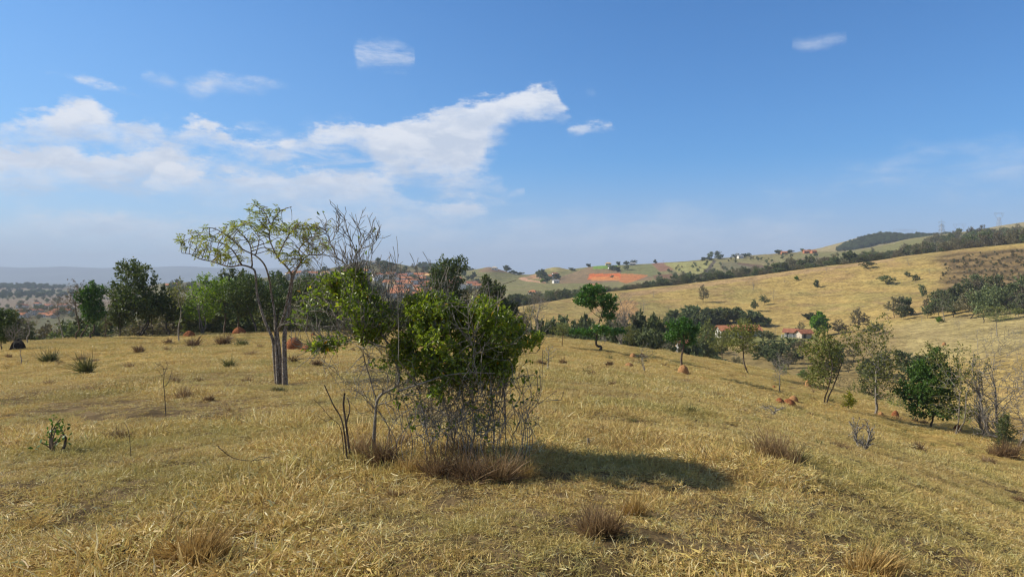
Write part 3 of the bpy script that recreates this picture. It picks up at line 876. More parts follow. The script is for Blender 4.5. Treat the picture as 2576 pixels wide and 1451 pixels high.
    patch([(1495, 667), (1530, 665), (1556, 665), (1550, 677), (1490, 677)], (0.17, 0.30, 0.05), 0.95, F0, F1)
    patch([(1483, 689), (1560, 687), (1562, 703), (1478, 703)], (0.60, 0.16, 0.05), 0.95, F0, F1, 0.5)
    patch([(1490, 697), (1556, 695), (1562, 706), (1486, 706)], (0.62, 0.26, 0.09), 0.8, F0, F1, 0.5)
    patch([(1562, 688), (1600, 689), (1632, 693), (1600, 706), (1575, 713), (1556, 708), (1560, 703)], (0.50, 0.20, 0.08), 0.9, F0, F1, 0.5)
    patch([(1638, 662), (1672, 660), (1702, 678), (1660, 684)], (0.27, 0.15, 0.105), 0.95, F0, F1, 0.5)
    patch([(1668, 662), (1790, 656), (1800, 664), (1770, 690), (1706, 684)], (0.34, 0.33, 0.13), 0.9, F0, F1)
    patch([(1640, 694), (1690, 688), (1715, 694), (1700, 700), (1650, 704)], (0.20, 0.10, 0.07), 0.8, F0, F1)
    patch([(1795, 655), (1803, 655), (1780, 690), (1762, 700), (1758, 694), (1778, 676)], (0.10, 0.085, 0.075), 0.95, F0, F1, 0.5)
    patch([(1808, 660), (1850, 660), (1890, 668), (1980, 678), (1880, 690), (1820, 686)], (0.16, 0.15, 0.095), 0.8, F0, F1)
    patch([(1860, 661), (1900, 665), (1990, 677), (1985, 680), (1890, 671), (1855, 664)], (0.15, 0.095, 0.075), 0.9, F0, F1, 0.4)
    patch([(1975, 668), (2010, 650), (2080, 646), (2150, 655), (2100, 668), (2000, 676)], (0.20, 0.155, 0.115), 0.8, F0, F1)
    patch([(1303, 700), (1318, 696), (1330, 703), (1374, 710), (1374, 713), (1320, 707)], (0.55, 0.33, 0.22), 0.95, F0, F1, 0.3)
    patch([(1318, 698), (1340, 691), (1400, 690), (1400, 698), (1340, 701)], (0.45, 0.24, 0.15), 0.7, F0, F1)
    patch([(1232, 668), (1200, 684), (1290, 686), (1262, 674)], (0.26, 0.17, 0.12), 0.8, F0, 1000)
    patch([(1480, 714), (1510, 712), (1500, 718)], (0.5, 0.2, 0.09), 0.8, F0, F1)
    patch([(960, 660), (1100, 690), (1100, 745), (1010, 715)], (0.26, 0.21, 0.12), 0.8, F0, F1)
    # bare orange bank half-way down the golden slope
    patch([(1535, 775), (1570, 755), (1600, 760), (1612, 800), (1560, 812), (1540, 795)], (0.48, 0.26, 0.12), 0.6, 230, 400, 3.0)
    patch([(1500, 770), (1530, 762), (1530, 770), (1470, 800)], (0.45, 0.27, 0.13), 0.6, 230, 400, 2.0)
    # fence track below the tree line
    cr = inpoly(dx, dy, [(1560, 738), (1900, 694), (2250, 650), (2250, 656), (1900, 704), (1560, 750)]) & (r > 300) & (r < 440)
    c = lerp3(c, np.array([0.40, 0.27, 0.15]), cr * 0.7)
    # scrubby flank at far right
    sc = ss(dx + (n1 - .5) * 90, 2335, 2400) * ss(r, 250, 290) * (r < 436) * ss(dy - (2576 - dx) * .13 + (n1 - .5) * 30, 612, 630)
    c = lerp3(c, np.array([0.20, 0.14, 0.075]), sc * 0.85)
    st = np.sin(z * 2.1 + (fbm(x * 0.05, y * 0.05, 3, 51) - .5) * 14) > 0.1
    c = lerp3(c, np.array([0.10, 0.075, 0.045]), sc * st * 0.8)
    tint = (0.80 + 0.4 * fbm(x * 0.3, y * 0.3, 3, 44))[..., None]
    return np.clip(c * tint, 0, 1)

def build_land():
    fa = np.arange(-46, 46.001, 0.075)
    ba = np.concatenate([np.arange(46, 180, 2.5)[1:], np.arange(-180, -46, 2.5)])
    az = np.radians(np.concatenate([fa, ba]))
    rr = np.concatenate([np.geomspace(1.0, 9.0, 90)[:-1], np.geomspace(9.0, 130, 230)[:-1], np.geomspace(130, 1600, 330)[:-1], np.geomspace(1600, 9600, 50)])
    A, Rr = np.meshgrid(az, rr, indexing='ij')
    x = Rr * np.sin(A); y = Rr * np.cos(A)
    z = ground(x, y)
    na, nr = A.shape
    V = np.stack([x, y, z], -1).reshape(-1, 3)
    c = soil_colour(x, y, z).reshape(-1, 3)
    V = np.vstack([V, [[0, 0, ground(np.array([0.01]), np.array([0.01]))[0]]]]); c = np.vstack([c, [c[0]]])
    i = np.arange(na); i2 = (i + 1) % na; j = np.arange(nr - 1)
    a = (i[:, None] * nr + j); b = (i2[:, None] * nr + j)
    F = np.stack([a, a + 1, b + 1, b], -1).reshape(-1, 4)
    T = np.stack([np.full(na, len(V) - 1), i * nr, i2 * nr], 1)
    m, t, o = new_mat('dry_pasture')
    pos = geo_pos(t)
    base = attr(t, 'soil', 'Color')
    n_s = t.noise(pos, 7.0, 5, 0.65)
    n_m = t.noise(pos, 0.9, 5, 0.6)
    n_l = t.noise(pos, 0.13, 6, 0.6)
    flat = t.n('ShaderNodeMapping'); t.link(pos, flat.inputs[0]); flat.inputs['Scale'].default_value = (0.22, 0.22, 1.3)
    n_c = t.noise(flat.outputs[0], 1.1, 4, 0.6, 0.8)
    f = t.m('ADD', t.m('MULTIPLY', t.smooth(n_s, 0.25, 0.75), 0.34), t.m('MULTIPLY', t.smooth(n_m, 0.3, 0.7), 0.40))
    f = t.m('ADD', f, t.m('MULTIPLY', t.m('SUBTRACT', t.smooth(t.noise(pos, 2.6, 4, 0.7), 0.38, 0.62), 0.5), 0.25))
    f = t.m('ADD', f, t.m('MULTIPLY', t.smooth(n_l, 0.3, 0.7), 0.20))
    f = t.m('ADD', f, t.m('MULTIPLY', t.smooth(n_c, 0.35, 0.62), 0.16))
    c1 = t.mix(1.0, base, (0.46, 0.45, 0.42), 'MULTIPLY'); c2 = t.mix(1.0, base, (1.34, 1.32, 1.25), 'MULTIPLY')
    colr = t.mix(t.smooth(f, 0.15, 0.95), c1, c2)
    sp = t.n('ShaderNodeSeparateXYZ'); t.link(pos, sp.inputs[0])
    ph = t.m('ADD', t.m('MULTIPLY', sp.outputs[2], 3.4), t.m('MULTIPLY', t.noise(pos, 0.11, 4, 0.6), 16.0))
    tr = t.smooth(t.m('SINE', ph), 0.45, 0.95)
    tr = t.m('MULTIPLY', tr, t.smooth(t.noise(pos, 0.045, 3, 0.5), 0.46, 0.62))
    tr = t.m('MULTIPLY', tr, t.smooth(sp.outputs[1], 110, 200))
    colr = t.mix(t.m('MULTIPLY', tr, 0.45), colr, (0.20, 0.14, 0.075))
    h = t.m('ADD', t.m('MULTIPLY', n_m, 0.6), t.m('ADD', t.m('MULTIPLY', n_c, 0.35), t.m('MULTIPLY', n_s, 0.15)))
    t.link(bsdf(t, colr, 0.95, 0.05, bump(t, h, 0.9, 0.45)), o.inputs[0])
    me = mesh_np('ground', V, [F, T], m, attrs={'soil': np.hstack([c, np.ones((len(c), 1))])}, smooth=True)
    tag(link('ground', me), kind='structure')
build_land()

# far mountains, real size, twenty-odd minutes' drive away
def build_mountains():
    m = plain_mat('mountain_forest', (0.10, 0.115, 0.11), 0.95, 0.05, 0.002, 0.3)
    X = np.linspace(-9000, 5200, 420); Y = np.linspace(7200, 9400, 26)
    x, y = np.meshgrid(X, Y, indexing='ij')
    dxp = CX + FPX * x / y
    crest = np.interp(dxp, [-1200, 0, 100, 260, 500, 700, 900, 1100, 1400], [225, 200, 204, 198, 200, 185, 160, 80, 0])
    crest = crest + (fbm(x * 0.0012, x * 0 + 3, 5, 3) - 0.5) * 50
    prof = np.clip(np.interp((y - 7200) / 2200, [0, 0.15, 0.5, 0.75, 1], [0, 0.25, 0.8, 1.0, 0.9]), 0, 1)
    z = -50 + crest * prof * (0.86 + 0.2 * fbm(x * 0.002, y * 0.002, 4, 8))
    V = np.stack([x, y, z], -1).reshape(-1, 3); n = len(Y)
    i = np.arange(len(X) - 1)[:, None]; j = np.arange(n - 1)[None]
    a = i * n + j
    F = np.stack([a, a + n, a + n + 1, a + 1], -1).reshape(-1, 4)
    tag(link('mountains', mesh_np('mountains', V, F, m, smooth=True)), kind='structure')
build_mountains()

# ---------------------------------------------------------------- dry grass sward, one object
def build_sward():
    kit = []
    k = 0
    for s in range(9):     # 0-8 : low tangled straw
        kit.append(bpy.data.objects.new('grass_kit.%03d' % k, clump_mesh('grass_kit', 100 + s, 105, 0.15, 0.060, 0.0066, 0.55, M['grass'], 1.2, 2))); k += 1
    for s in range(5):     # 9-13 : more upright
        kit.append(bpy.data.objects.new('grass_kit.%03d' % k, clump_mesh('grass_kit', 200 + s, 80, 0.12, 0.095, 0.0066, 0.30, M['grass'], 1.0, 3))); k += 1
    for s in range(5):     # 14-18 : distant version, broader blades
        kit.append(bpy.data.objects.new('grass_kit.%03d' % k, clump_mesh('grass_kit', 300 + s, 120, 0.36, 0.095, 0.0125, 0.45, M['grass'], 1.0, 2))); k += 1
    for s in range(5):     # 19-23 : litter lying flat
        kit.append(bpy.data.objects.new('grass_kit.%03d' % k, clump_mesh('grass_kit', 400 + s, 120, 0.17, 0.05, 0.0060, 1.0, M['grass'], 0.5, 2))); k += 1
    g = np.random.default_rng(5)
    P = []; I = []; S = []
    def band(r0, r1, dens, ids, s0, s1, a0=-43, a1=43):
        area = 0.5 * R(a1 - a0) * (r1 * r1 - r0 * r0); n = int(area * dens)
        r = np.sqrt(g.uniform(r0 * r0, r1 * r1, n)); a = np.radians(g.uniform(a0, a1, n))
        x, y = r * np.sin(a), r * np.cos(a)
        # thinner in patches, soil shows through
        keep = g.uniform(0, 1, n) < (1.0 if ids[0] == 19 else np.clip((fbm(x * 0.9, y * 0.9, 3, 61) - 0.22) * 5, 0.6, 1))
        gx, gy = pix(np.stack([x, y, ground(x, y)], 1))
        thinned = inpoly(gx + (fbm(x * 1.1, y * 1.1, 2, 7) - .5) * 160, gy + (fbm(x, y, 2, 8) - .5) * 30, [(-200, 1000), (200, 1008), (460, 1010), (700, 1030), (760, 1062), (560, 1068), (330, 1050), (60, 1050), (-200, 1040)])  # strip of sparser grass across the left field, darker soil showing
        thinned |= inpoly(gx + (fbm(x * 2, y * 2, 2, 7) - .5) * 240, gy + (fbm(x * 2, y * 2, 2, 8) - .5) * 90, [(-100, 1240), (330, 1215), (560, 1290), (700, 1370), (430, 1400), (250, 1360), (-100, 1340)])  # trodden patch at the lower left
        keep &= ~thinned | (g.uniform(0, 1, len(x)) < 0.35)
        x, y, r = x[keep], y[keep], r[keep]
        z = ground(x, y)
        hgt = 0.72 + 3.0 * np.clip(fbm(x * 0.55, y * 0.55, 3, 71) - 0.44, 0, 0.28)
        P.append(np.stack([x, y, z - 0.01], 1)); I.append(g.choice(ids, len(x))); S.append(g.uniform(s0, s1, len(x)) * hgt)
    low = list(range(9)); mid = low + [9, 10, 11, 12, 13]; farv = [14, 15, 16, 17, 18]
    lit = [19, 20, 21, 22, 23]
    band(2.2, 11, 26, lit, 0.9, 1.4); band(11, 20, 14, lit, 1.0, 1.5)
    band(2.2, 6, 82, mid, 0.75, 1.15)
    band(6, 11, 68, mid, 0.8, 1.25)
    band(11, 20, 40, mid, 0.9, 1.4)
    band(20, 40, 12, farv, 0.7, 1.1)
    band(40, 100, 6.5, farv, 0.8, 1.35)
    P = np.vstack(P); I = np.concatenate(I); S = np.concatenate(S)
    rot = np.zeros((len(P), 3)); rot[:, 2] = g.uniform(0, 6.283, len(P)); rot[:, :2] = g.normal(0, 0.12, (len(P), 2))
    scatter_stuff('grass', P, rot, S, I, kit, 'dry straw coloured pasture grass covering the near field', 'grass')
build_sward()

# ---------------------------------------------------------------- tall many-stemmed tree left of centre
def P3(pts, y0, dys=None, base_y=None):
    """polyline of photo grid points at a depth that drifts along its length"""
    n = len(pts); out = []
    for i, q in enumerate(pts):
        t = i / max(1, n - 1)
        dy = 0 if dys is None else np.interp(t, np.linspace(0, 1, len(dys)), dys)
        out.append(at(q[0], q[1], y0 + dy))
    return np.array(out)

def multi_stem_tree():
    y = 19.0; g = np.random.default_rng(11)
    sk = Skel(0.085)
    px = y / FPX
    T = [([(697, 952), (690, 901), (686, 854), (666, 807), (647, 741), (643, 690), (635, 675), (608, 667), (577, 671), (538, 659), (502, 651), (479, 639), (458, 637)], 4.3, 0.9, [0.1, 0, 0.3, 0.8, 0.6]),
         ([(700, 950), (694, 862), (690, 784), (682, 737), (678, 706), (666, 667), (643, 643), (612, 628), (580, 600), (545, 577), (518, 572)], 3.8, 0.9, [-0.05, 0.1, -0.3, -0.8, -1.0]),
         ([(708, 954), (703, 881), (698, 835), (705, 819), (717, 780), (729, 721), (733, 690), (717, 667), (698, 647), (678, 600), (682, 569), (698, 538), (714, 527), (733, 520)], 4.2, 0.8, [0.05, -0.1, -0.5, -0.2, 0.2]),
         ([(717, 954), (715, 862), (721, 807), (727, 776), (733, 721), (740, 690), (760, 655), (779, 641), (807, 641), (822, 622)], 6.6, 1.0, [-0.1, 0, 0.2, 0.6, 0.9])]
    for pts, r0, r1, dys in T:
        A = P3(pts, y, dys); A[0, 2] = G(A[0, 0], A[0, 1]) - 0.1
        sk.limb(A, r0 * px * 2.2, r1 * px * 1.7)
    B = [([(608, 667), (584, 628), (557, 612), (522, 604), (495, 585)], 2.0, 0.7), ([(635, 675), (633, 647), (627, 612), (596, 577), (590, 560)], 2.1, 0.7),
         ([(682, 569), (666, 534), (643, 518), (632, 512)], 1.3, 0.6), ([(698, 647), (721, 600), (740, 577), (756, 557)], 1.8, 0.6),
         ([(760, 655), (752, 628), (779, 600), (815, 589), (832, 572)], 1.8, 0.6), ([(643, 643), (652, 600), (640, 570)], 1.5, 0.6), ([(733, 690), (752, 670), (760, 640), (790, 615)], 1.6, 0.6)]
    for pts, r0, r1 in B:
        q = at(pts[0][0], pts[0][1], y); A = np.array(sk.p)
        u, v = pix(A); k = int(np.argmin((u - pts[0][0]) ** 2 + (v - pts[0][1]) ** 2)); yy = A[k][1]
        sk.limb(P3(pts, yy, [0, g.uniform(-0.9, 0.9)]), r0 * px * 1.9, r1 * px * 1.6, True)
    def E(dx, dy, rx, ry, dyy=0.0, rd=0.9): return (at(dx, dy, y + dyy), (rx * px, rd, ry * px))
    blobs = [E(492, 612, 42, 30, 0.6), E(545, 588, 40, 26, -0.8), E(600, 590, 40, 34, 0.0), E(585, 640, 40, 20, 0.5), E(650, 560, 34, 30, -0.4), E(683, 525, 48, 14, 0, 0.6), E(700, 580, 40, 30, 0.5), E(760, 580, 42, 28, -0.3), E(797, 612, 30, 30, 0.6), E(745, 655, 30, 24, -0.5), E(690, 620, 30, 26, 0.7), E(530, 640, 34, 16, 0.9)]
    att = blob_points(g, blobs, 1100, 0.25)
    sk.grow(att, 1.3, 0.13, 80, (0, 0, 0.22), 0.20, gen=g)
    sk.relax(2)
    sk.radii(0.0085, 0.06, 2.3)
    root = at(706, 954, y); root[2] = G(root[0], root[1])
    t = thing('tree', 'slender four-stemmed tree with spotted bark and a sparse flat yellow-green crown', 'tree', root)
    V, F = sk.tube(7); link('trunk', mesh_np('trunk', V - root, F, M['bark_lichen'], smooth=True), t)
    # pinnate leaves at the twig ends
    Pn = np.array(sk.p); tips = np.nonzero((sk.nch == 0) & (Pn[:, 2] > EYE + 0.25))[0]
    par = np.array(sk.par)
    bs, ds, ns, ls, ws = [], [], [], [], []
    for i in tips:
        if g.uniform() < 0.22: continue
        dirp = unit(Pn[i] - Pn[par[i]])
        for _ in range(g.integers(2, 6)):
            d = unit(dirp * 0.5 + rand_dirs(g, 1, -0.1)[0] * 0.9); L = g.uniform(0.10, 0.22); n_ = 7
            s = unit(np.cross(d, [0, 0, 1]) + 1e-3)
            for k in range(n_):
                c = Pn[i] + d * L * (k + 1) / n_ - np.array([0, 0, 0.25 * L]) * ((k + 1) / n_) ** 2
                for sg in (-1, 1):
                    bs.append(c); ds.append(s * sg + d * 0.45); ns.append([0, 0, 1] + g.normal(0, 0.35, 3)); ls.append(g.uniform(0.05, 0.085)); ws.append(g.uniform(0.024, 0.036))
    V, F, k = leaves_np(np.array(bs) - root, np.array(ds), np.array(ns), np.array(ls), np.array(ws), hexa=False)
    tint = np.repeat(g.beta(2, 2, len(bs) // 14 + 1), 14)[:len(bs)]
    link('foliage', mesh_np('foliage', V, F, M['leaf_lime'], attrs={'tint': np.repeat(tint, k)}), t)
multi_stem_tree()

# ---------------------------------------------------------------- grey, half bare tree and the leafy shrub in the middle
BY = 7.1
def shrub_parts(name, label, sk, root, leafblobs, bark, leafmat, per, g, size, cat, tipr, sides=5, aspect=0.5, maxr=0.0045, prob=1.0, tint_hi=0.012, extra=None, dthr=0.27):
    sk.relax(3)
    sk.radii(tipr, None, 2.1)
    t = thing(name, label, cat, root)
    V, F = sk.tube(sides); link('trunk' if cat == 'tree' else 'stems', mesh_np('stems', V - root, F, bark, smooth=True), t)
    Pn = np.array(sk.p)
    inside = np.zeros(len(Pn), bool)
    for c, r in leafblobs:
        inside |= (((Pn - np.array(c)) / np.array(r)) ** 2).sum(1) < 1.15
    dens = np.clip((n3(Pn, 3.2, 40) - dthr) * 6, 0.05, 1)
    sel = inside & (sk.r < maxr) & (g.uniform(0, 1, len(Pn)) < prob * dens)
    if extra is not None: sel |= extra(Pn, sk)
    foliage('foliage', sk, leafmat, per, size, aspect, g, sel, 0.018, 0.35, t, True, 0.45, tint_hi, root)
    return t

def grey_tree():
    g = np.random.default_rng(21); px = BY / FPX; y = BY
    sk = Skel(0.045)
    def L(pts, r0, r1, dys=None, att=True, ground_=False, y0=None):
        yy = y
        if att and sk.p:
            A = np.array(sk.p); u, v = pix(A); k = int(np.argmin((u - pts[0][0]) ** 2 + (v - pts[0][1]) ** 2)); yy = A[k][1]
        if y0 is not None: yy = y0
        A = P3(pts, yy, dys)
        if ground_: A[0, 2] = G(A[0, 0], A[0, 1]) - 0.05
        sk.limb(A, r0 * px, r1 * px, att)
    L([(934, 1100), (944, 1045), (948, 1010), (962, 990), (990, 977), (1003, 962), (1004, 941), (994, 908), (983, 877), (965, 848), (946, 816), (936, 785), (928, 750), (912, 718), (901, 692), (897, 643), (889, 617), (875, 584), (867, 547), (859, 536), (845, 520), (832, 507)], 8.5, 1.0, [0, -0.1, 0.1, 0.3, 0.1, 0.3], False, True)
    L([(940, 1098), (946, 1019), (938, 980), (926, 935), (916, 900), (913, 872), (925, 845)], 5.5, 1.4, [0.1, 0.2, -0.2], False, True)
    L([(897, 638), (907, 625), (918, 606), (910, 590), (902, 574), (894, 539)], 2.6, 0.7, [0, 0.3])
    L([(918, 606), (940, 595), (953, 590)], 1.6, 0.6, [0, 0.15]); L([(937, 597), (936, 580), (932, 566)], 1.1, 0.5)
    L([(907, 626), (937, 617), (950, 600), (958, 588)], 2.0, 0.6, [0, -0.25])
    L([(889, 686), (864, 660), (835, 638), (813, 617), (800, 600), (792, 583)], 3.6, 0.8, [0, 0.4])
    L([(848, 649), (832, 611), (821, 584), (805, 552)], 2.2, 0.6, [0, -0.3]); L([(832, 611), (848, 584), (854, 560), (852, 535)], 1.8, 0.6, [0, 0.3])
    L([(867, 547), (872, 528), (868, 520)], 1.2, 0.5); L([(867, 560), (852, 545), (846, 530)], 1.0, 0.5)
    L([(813, 617), (790, 622), (775, 610), (768, 590)], 1.6, 0.6, [0, -0.2])
    L([(983, 877), (959, 871), (936, 865), (918, 854), (899, 844), (879, 830), (860, 824), (840, 821), (807, 822), (780, 815), (762, 818)], 4.2, 0.9, [0, -0.5])
    L([(965, 850), (948, 852), (918, 836), (907, 828), (872, 814), (844, 797), (819, 785), (801, 783), (762, 782), (735, 778)], 5.6, 0.9, [0.1, 0.5])
    L([(844, 797), (830, 770), (812, 750), (790, 735), (760, 738)], 2.4, 0.7, [0, 0.4])
    L([(872, 814), (868, 780), (850, 750), (838, 715)], 2.2, 0.7, [0, -0.3]); L([(907, 828), (905, 790), (890, 760), (882, 720)], 2.0, 0.7, [0, 0.4])
    L([(840, 821), (820, 850), (800, 860)], 1.3, 0.6, [0, -0.3]); L([(899, 844), (870, 858), (845, 875), (822, 872), (800, 865)], 1.4, 0.6, [0, -0.4])
    L([(936, 785), (955, 760), (968, 730), (975, 695)], 2.0, 0.7, [0, -0.4]); L([(946, 816), (975, 790), (985, 750), (990, 690)], 2.2, 0.7, [0, 0.3]); L([(965, 848), (1000, 820), (1015, 770), (1030, 730), (1043, 700)], 2.0, 0.8, [0, -0.3])
    L([(912, 718), (935, 700), (960, 670), (985, 640)], 1.6, 0.6, [0, 0.3])
    L([(946, 1019), (975, 1010), (1000, 1000), (1050, 985), (1080, 990)], 2.2, 1.0, [0, -0.4])
    L([(1002, 905), (1003, 860), (1002, 800), (1001, 758), (997, 722), (990, 700)], 2.2, 1.0, [-0.3, -0.2], True, False, y - 0.35)
    # attraction points: bare crown, leafy left bough, inner twigs
    def E(dx, dy, rx, ry, dyy=0.0, rd=0.45): return (at(dx, dy, y + dyy), (rx * px, rd, ry * px))
    bare = [E(850, 590, 36, 50, 0.1), E(800, 605, 34, 42, 0.2), E(905, 590, 34, 46, 0.2), E(862, 640, 60, 30, 0.2), E(945, 605, 14, 26, 0.1, .2), E(780, 640, 30, 36, 0.3), E(985, 700, 50, 46, 0.2), E(930, 690, 40, 30, 0.2), E(770, 690, 40, 30, .3)]
    leafy = [E(850, 725, 66, 38, 0.1, .6), E(800, 765, 55, 30, 0.1, .6), E(905, 765, 45, 45, 0.1, .6), E(770, 800, 40, 22, 0.0), E(825, 865, 45, 22, -.1), E(930, 830, 35, 40, 0.1), E(880, 700, 40, 20, .2), E(985, 800, 45, 40, .2)]
    inner = [E(960, 900, 60, 60, 0.1, .5), E(900, 960, 60, 45, 0, .5), E(990, 960, 50, 40, 0, .4)]
    sk.shoots(g, 100, (0.08, 0.23), 0.30, (25, 58), bare, 4.2 * px, 0.0055, 0.0030, 1, 0.05)
    sk.shoots(g, 230, (0.12, 0.38), 0.55, (25, 65), leafy, 6 * px, 0.0065, 0.0032, 1, 0.06)
    sk.shoots(g, 90, (0.15, 0.45), 0.25, (30, 75), [E(910, 950, 130, 120, 0, 1.0)], 9 * px, 0.0065, 0.0032, 1, 0.08)
    sk.shoots(g, 24, (0.22, 0.48), 0.9, (15, 45), [E(960, 770, 90, 110, 0, 1.2)], 6 * px, 0.0075, 0.0038, 1, 0.04)
    sk.grow(blob_points(g, bare, 500, 0.1), 0.25, 0.07, 40, (0, 0.0, 0.6), 0.08, gen=g, maxnodes=9000)
    sk.grow(clumpy(blob_points(g, leafy, 3400, 0.0), 3.4, 0.40, 15), 0.5, 0.05, 90, (-0.05, 0, 0.14), 0.24, gen=g, maxnodes=14500)
    sk.grow(blob_points(g, inner, 1800, 0), 0.5, 0.05, 90, (0, 0, 0.10), 0.24, gen=g, maxnodes=22000)
    root = at(938, 1100, y); root[2] = G(root[0], root[1])
    thin = E(850, 600, 120, 90, .1, .9)
    def sparse(Pn, s): return ((((Pn - thin[0]) / np.array(thin[1])) ** 2).sum(1) < 1) & (s.nch == 0) & (g.uniform(0, 1, len(Pn)) < 0.03)
    shrub_parts('tree', 'grey half bare tree leaning left, leafless twigs above and a leafy low bough', sk, root, leafy, M['bark_grey'], M['leaf_shrub'], 2, g, 0.050, 'tree', 0.0025, 5, 0.5, 0.0056, 0.9, 0.01, sparse, 0.31)
grey_tree()

def leafy_shrub():
    g = np.random.default_rng(33); px = BY / FPX; y = BY + 0.1
    sk = Skel(0.05)
    def L(pts, r0, r1, dys=None, att=True, ground_=False, y0=None):
        yy = y
        if att and sk.p:
            A = np.array(sk.p); u, v = pix(A); k = int(np.argmin((u - pts[0][0]) ** 2 + (v - pts[0][1]) ** 2)); yy = A[k][1]
        if y0 is not None: yy = y0
        A = P3(pts, yy, dys)
        if ground_: A[0, 2] = G(A[0, 0], A[0, 1]) - 0.05
        sk.limb(A, r0 * px, r1 * px, att)
    L([(1170, 1160), (1190, 1110), (1195, 1065), (1191, 1027), (1183, 973), (1188, 923), (1186, 899), (1200, 889), (1221, 867), (1233, 852), (1244, 828), (1250, 800)], 4.6, 1.0, [0, -.2, -.4, -.5], False, True)
    L([(1200, 889), (1186, 863), (1179, 828), (1178, 785), (1176, 760)], 2.6, 0.8, [0, -.1]); L([(1186, 854), (1211, 795), (1227, 766), (1236, 745)], 2.0, 0.7, [0, -.2])
    L([(1150, 1165), (1135, 1090), (1120, 1020), (1095, 960), (1100, 900), (1110, 850), (1098, 790), (1085, 740)], 5.0, 1.0, [.2, .3, .2, 0], False, True)
    L([(1110, 850), (1130, 810), (1125, 770), (1135, 740)], 2.5, 0.9, [0, -.3]); L([(1100, 900), (1070, 860), (1060, 810), (1066, 760)], 2.5, 0.8, [0, -.4])
    L([(1090, 1165), (1075, 1090), (1060, 1010), (1040, 940), (1030, 880), (1045, 820), (1040, 780)], 3.6, 0.8, [0, .2, .4], False, True)
    L([(1240, 1150), (1243, 1060), (1235, 1000), (1250, 930), (1268, 900), (1290, 862), (1318, 835), (1330, 800)], 4.4, 0.8, [0, .3, .2], False, True)
    L([(1268, 900), (1300, 888), (1330, 877), (1345, 860), (1358, 842)], 2.0, 0.8, [0, -.2]); L([(1250, 930), (1225, 880), (1232, 830), (1222, 790)], 2.4, 0.8, [0, .4])
    L([(1210, 1150), (1225, 1080), (1240, 1020), (1215, 960), (1160, 930), (1120, 900)], 3.2, 0.9, [0, .4], False, True)
    L([(1120, 1160), (1150, 1080), (1165, 1010), (1150, 950), (1160, 880), (1150, 820)], 3.4, 0.9, [.3, .5, .3], False, True)
    L([(1268, 1130), (1272, 1070), (1262, 1010), (1275, 960), (1290, 930)], 2.4, 0.8, [.1, 0], False, True)
    def E(dx, dy, rx, ry, dyy=0.0, rd=0.6): return (at(dx, dy, y + dyy), (rx * px, rd, ry * px))
    leafy = [E(1062, 775, 48, 42, .1, .6), E(1110, 768, 44, 36, -.1), E(1050, 835, 46, 42, 0, .6), E(1110, 845, 60, 58, 0, .75), E(1150, 890, 58, 46, 0, .65), E(1222, 790, 40, 42, 0, .6), E(1190, 830, 48, 44, .1, .6), E(1258, 820, 44, 40, 0, .6),
             E(1280, 868, 40, 34, 0, .5), E(1225, 880, 46, 38, .1, .6), E(1085, 910, 52, 34, 0, .5), E(1330, 862, 34, 20, -.1, .3), E(1358, 848, 16, 14, -.15, .15), E(1150, 790, 34, 34, .3, .5), E(1290, 835, 30, 30, .1, .4), E(1095, 985, 20, 18, -.5, .25), E(1015, 880, 34, 40, .1, .5), E(1130, 930, 60, 26, .1, .6), E(1200, 925, 50, 26, .1, .5), E(1262, 915, 36, 26, 0, .4)]
    inner = [E(1120, 980, 90, 40, 0, .6), E(1220, 960, 70, 45, 0, .5), E(1090, 1060, 80, 50, 0, .5), E(1230, 1050, 60, 60, 0, .5), E(1030, 960, 50, 50, 0, .5)]
    sk.grow(clumpy(blob_points(g, leafy, 7500, 0.0), 3.6, 0.37, 12), 0.55, 0.055, 90, (0, 0, 0.10), 0.26, gen=g, maxnodes=14000)
    sk.grow(blob_points(g, inner, 3600, 0), 0.55, 0.05, 90, (0, 0, 0.04), 0.30, gen=g, maxnodes=20000)
    sk.shoots(g, 150, (0.15, 0.45), 0.7, (20, 55), None, 5 * px, 0.0075, 0.0036, 1, 0.06)
    for k in range(52):          # thin wavy stems rising out of the brown grass
        x0 = g.uniform(985, 1335); x1 = x0 + g.normal(0, 34); y1 = g.uniform(880, 985); dd = g.uniform(-.55, .55)
        A = P3([(x0, 1155), (x0 + g.normal(0, 14), 1110), (x0 * .6 + x1 * .4 + g.normal(0, 16), 1050), (x1 + g.normal(0, 12), 995), (x1, y1)], y + dd, [0, g.uniform(-.3, .3)])
        A[0, 2] = G(A[0, 0], A[0, 1]) - 0.03
        sk.limb(A, g.uniform(1.3, 2.6) * px, 0.9 * px)
    sk.shoots(g, 260, (0.08, 0.30), 0.25, (30, 75), [E(1160, 1020, 190, 110, 0, 1.2)], 5 * px, 0.005, 0.0032, 1, 0.10)
    up = [E(1030, 740, 40, 40, 0, .5), E(1090, 725, 40, 24, 0, .4), E(1225, 745, 30, 30, 0, .4), E(1000, 790, 50, 60, 0, .5), E(1310, 800, 26, 30, 0, .3), E(1010, 900, 60, 70, 0, .5), E(1165, 770, 24, 30, 0, .3)]
    sk.grow(blob_points(g, up, 1100, 0), 0.5, 0.05, 60, (0, 0, 0.55), 0.12, gen=g, maxnodes=24000)
    root = at(1165, 1150, y); root[2] = G(root[0], root[1])
    def low(Pn, s):
        q = EYE + (700 - 1120) * px; q2 = EYE + (700 - 900) * px
        return (Pn[:, 2] > q) & (Pn[:, 2] < q2) & (s.nch == 0) & (g.uniform(0, 1, len(Pn)) < np.clip(0.45 - (EYE + (700 - 900) * px - Pn[:, 2]) * .8, 0.06, .5))
    shrub_parts('shrub', 'large shrub thick with glossy green leaves in mid field, tangled stems below', sk, root, leafy, M['bark_grey'], M['leaf_shrub'], 6, g, 0.043, 'shrub', 0.0026, 5, 0.52, 0.0066, 1.0, 0.012, low, 0.29)
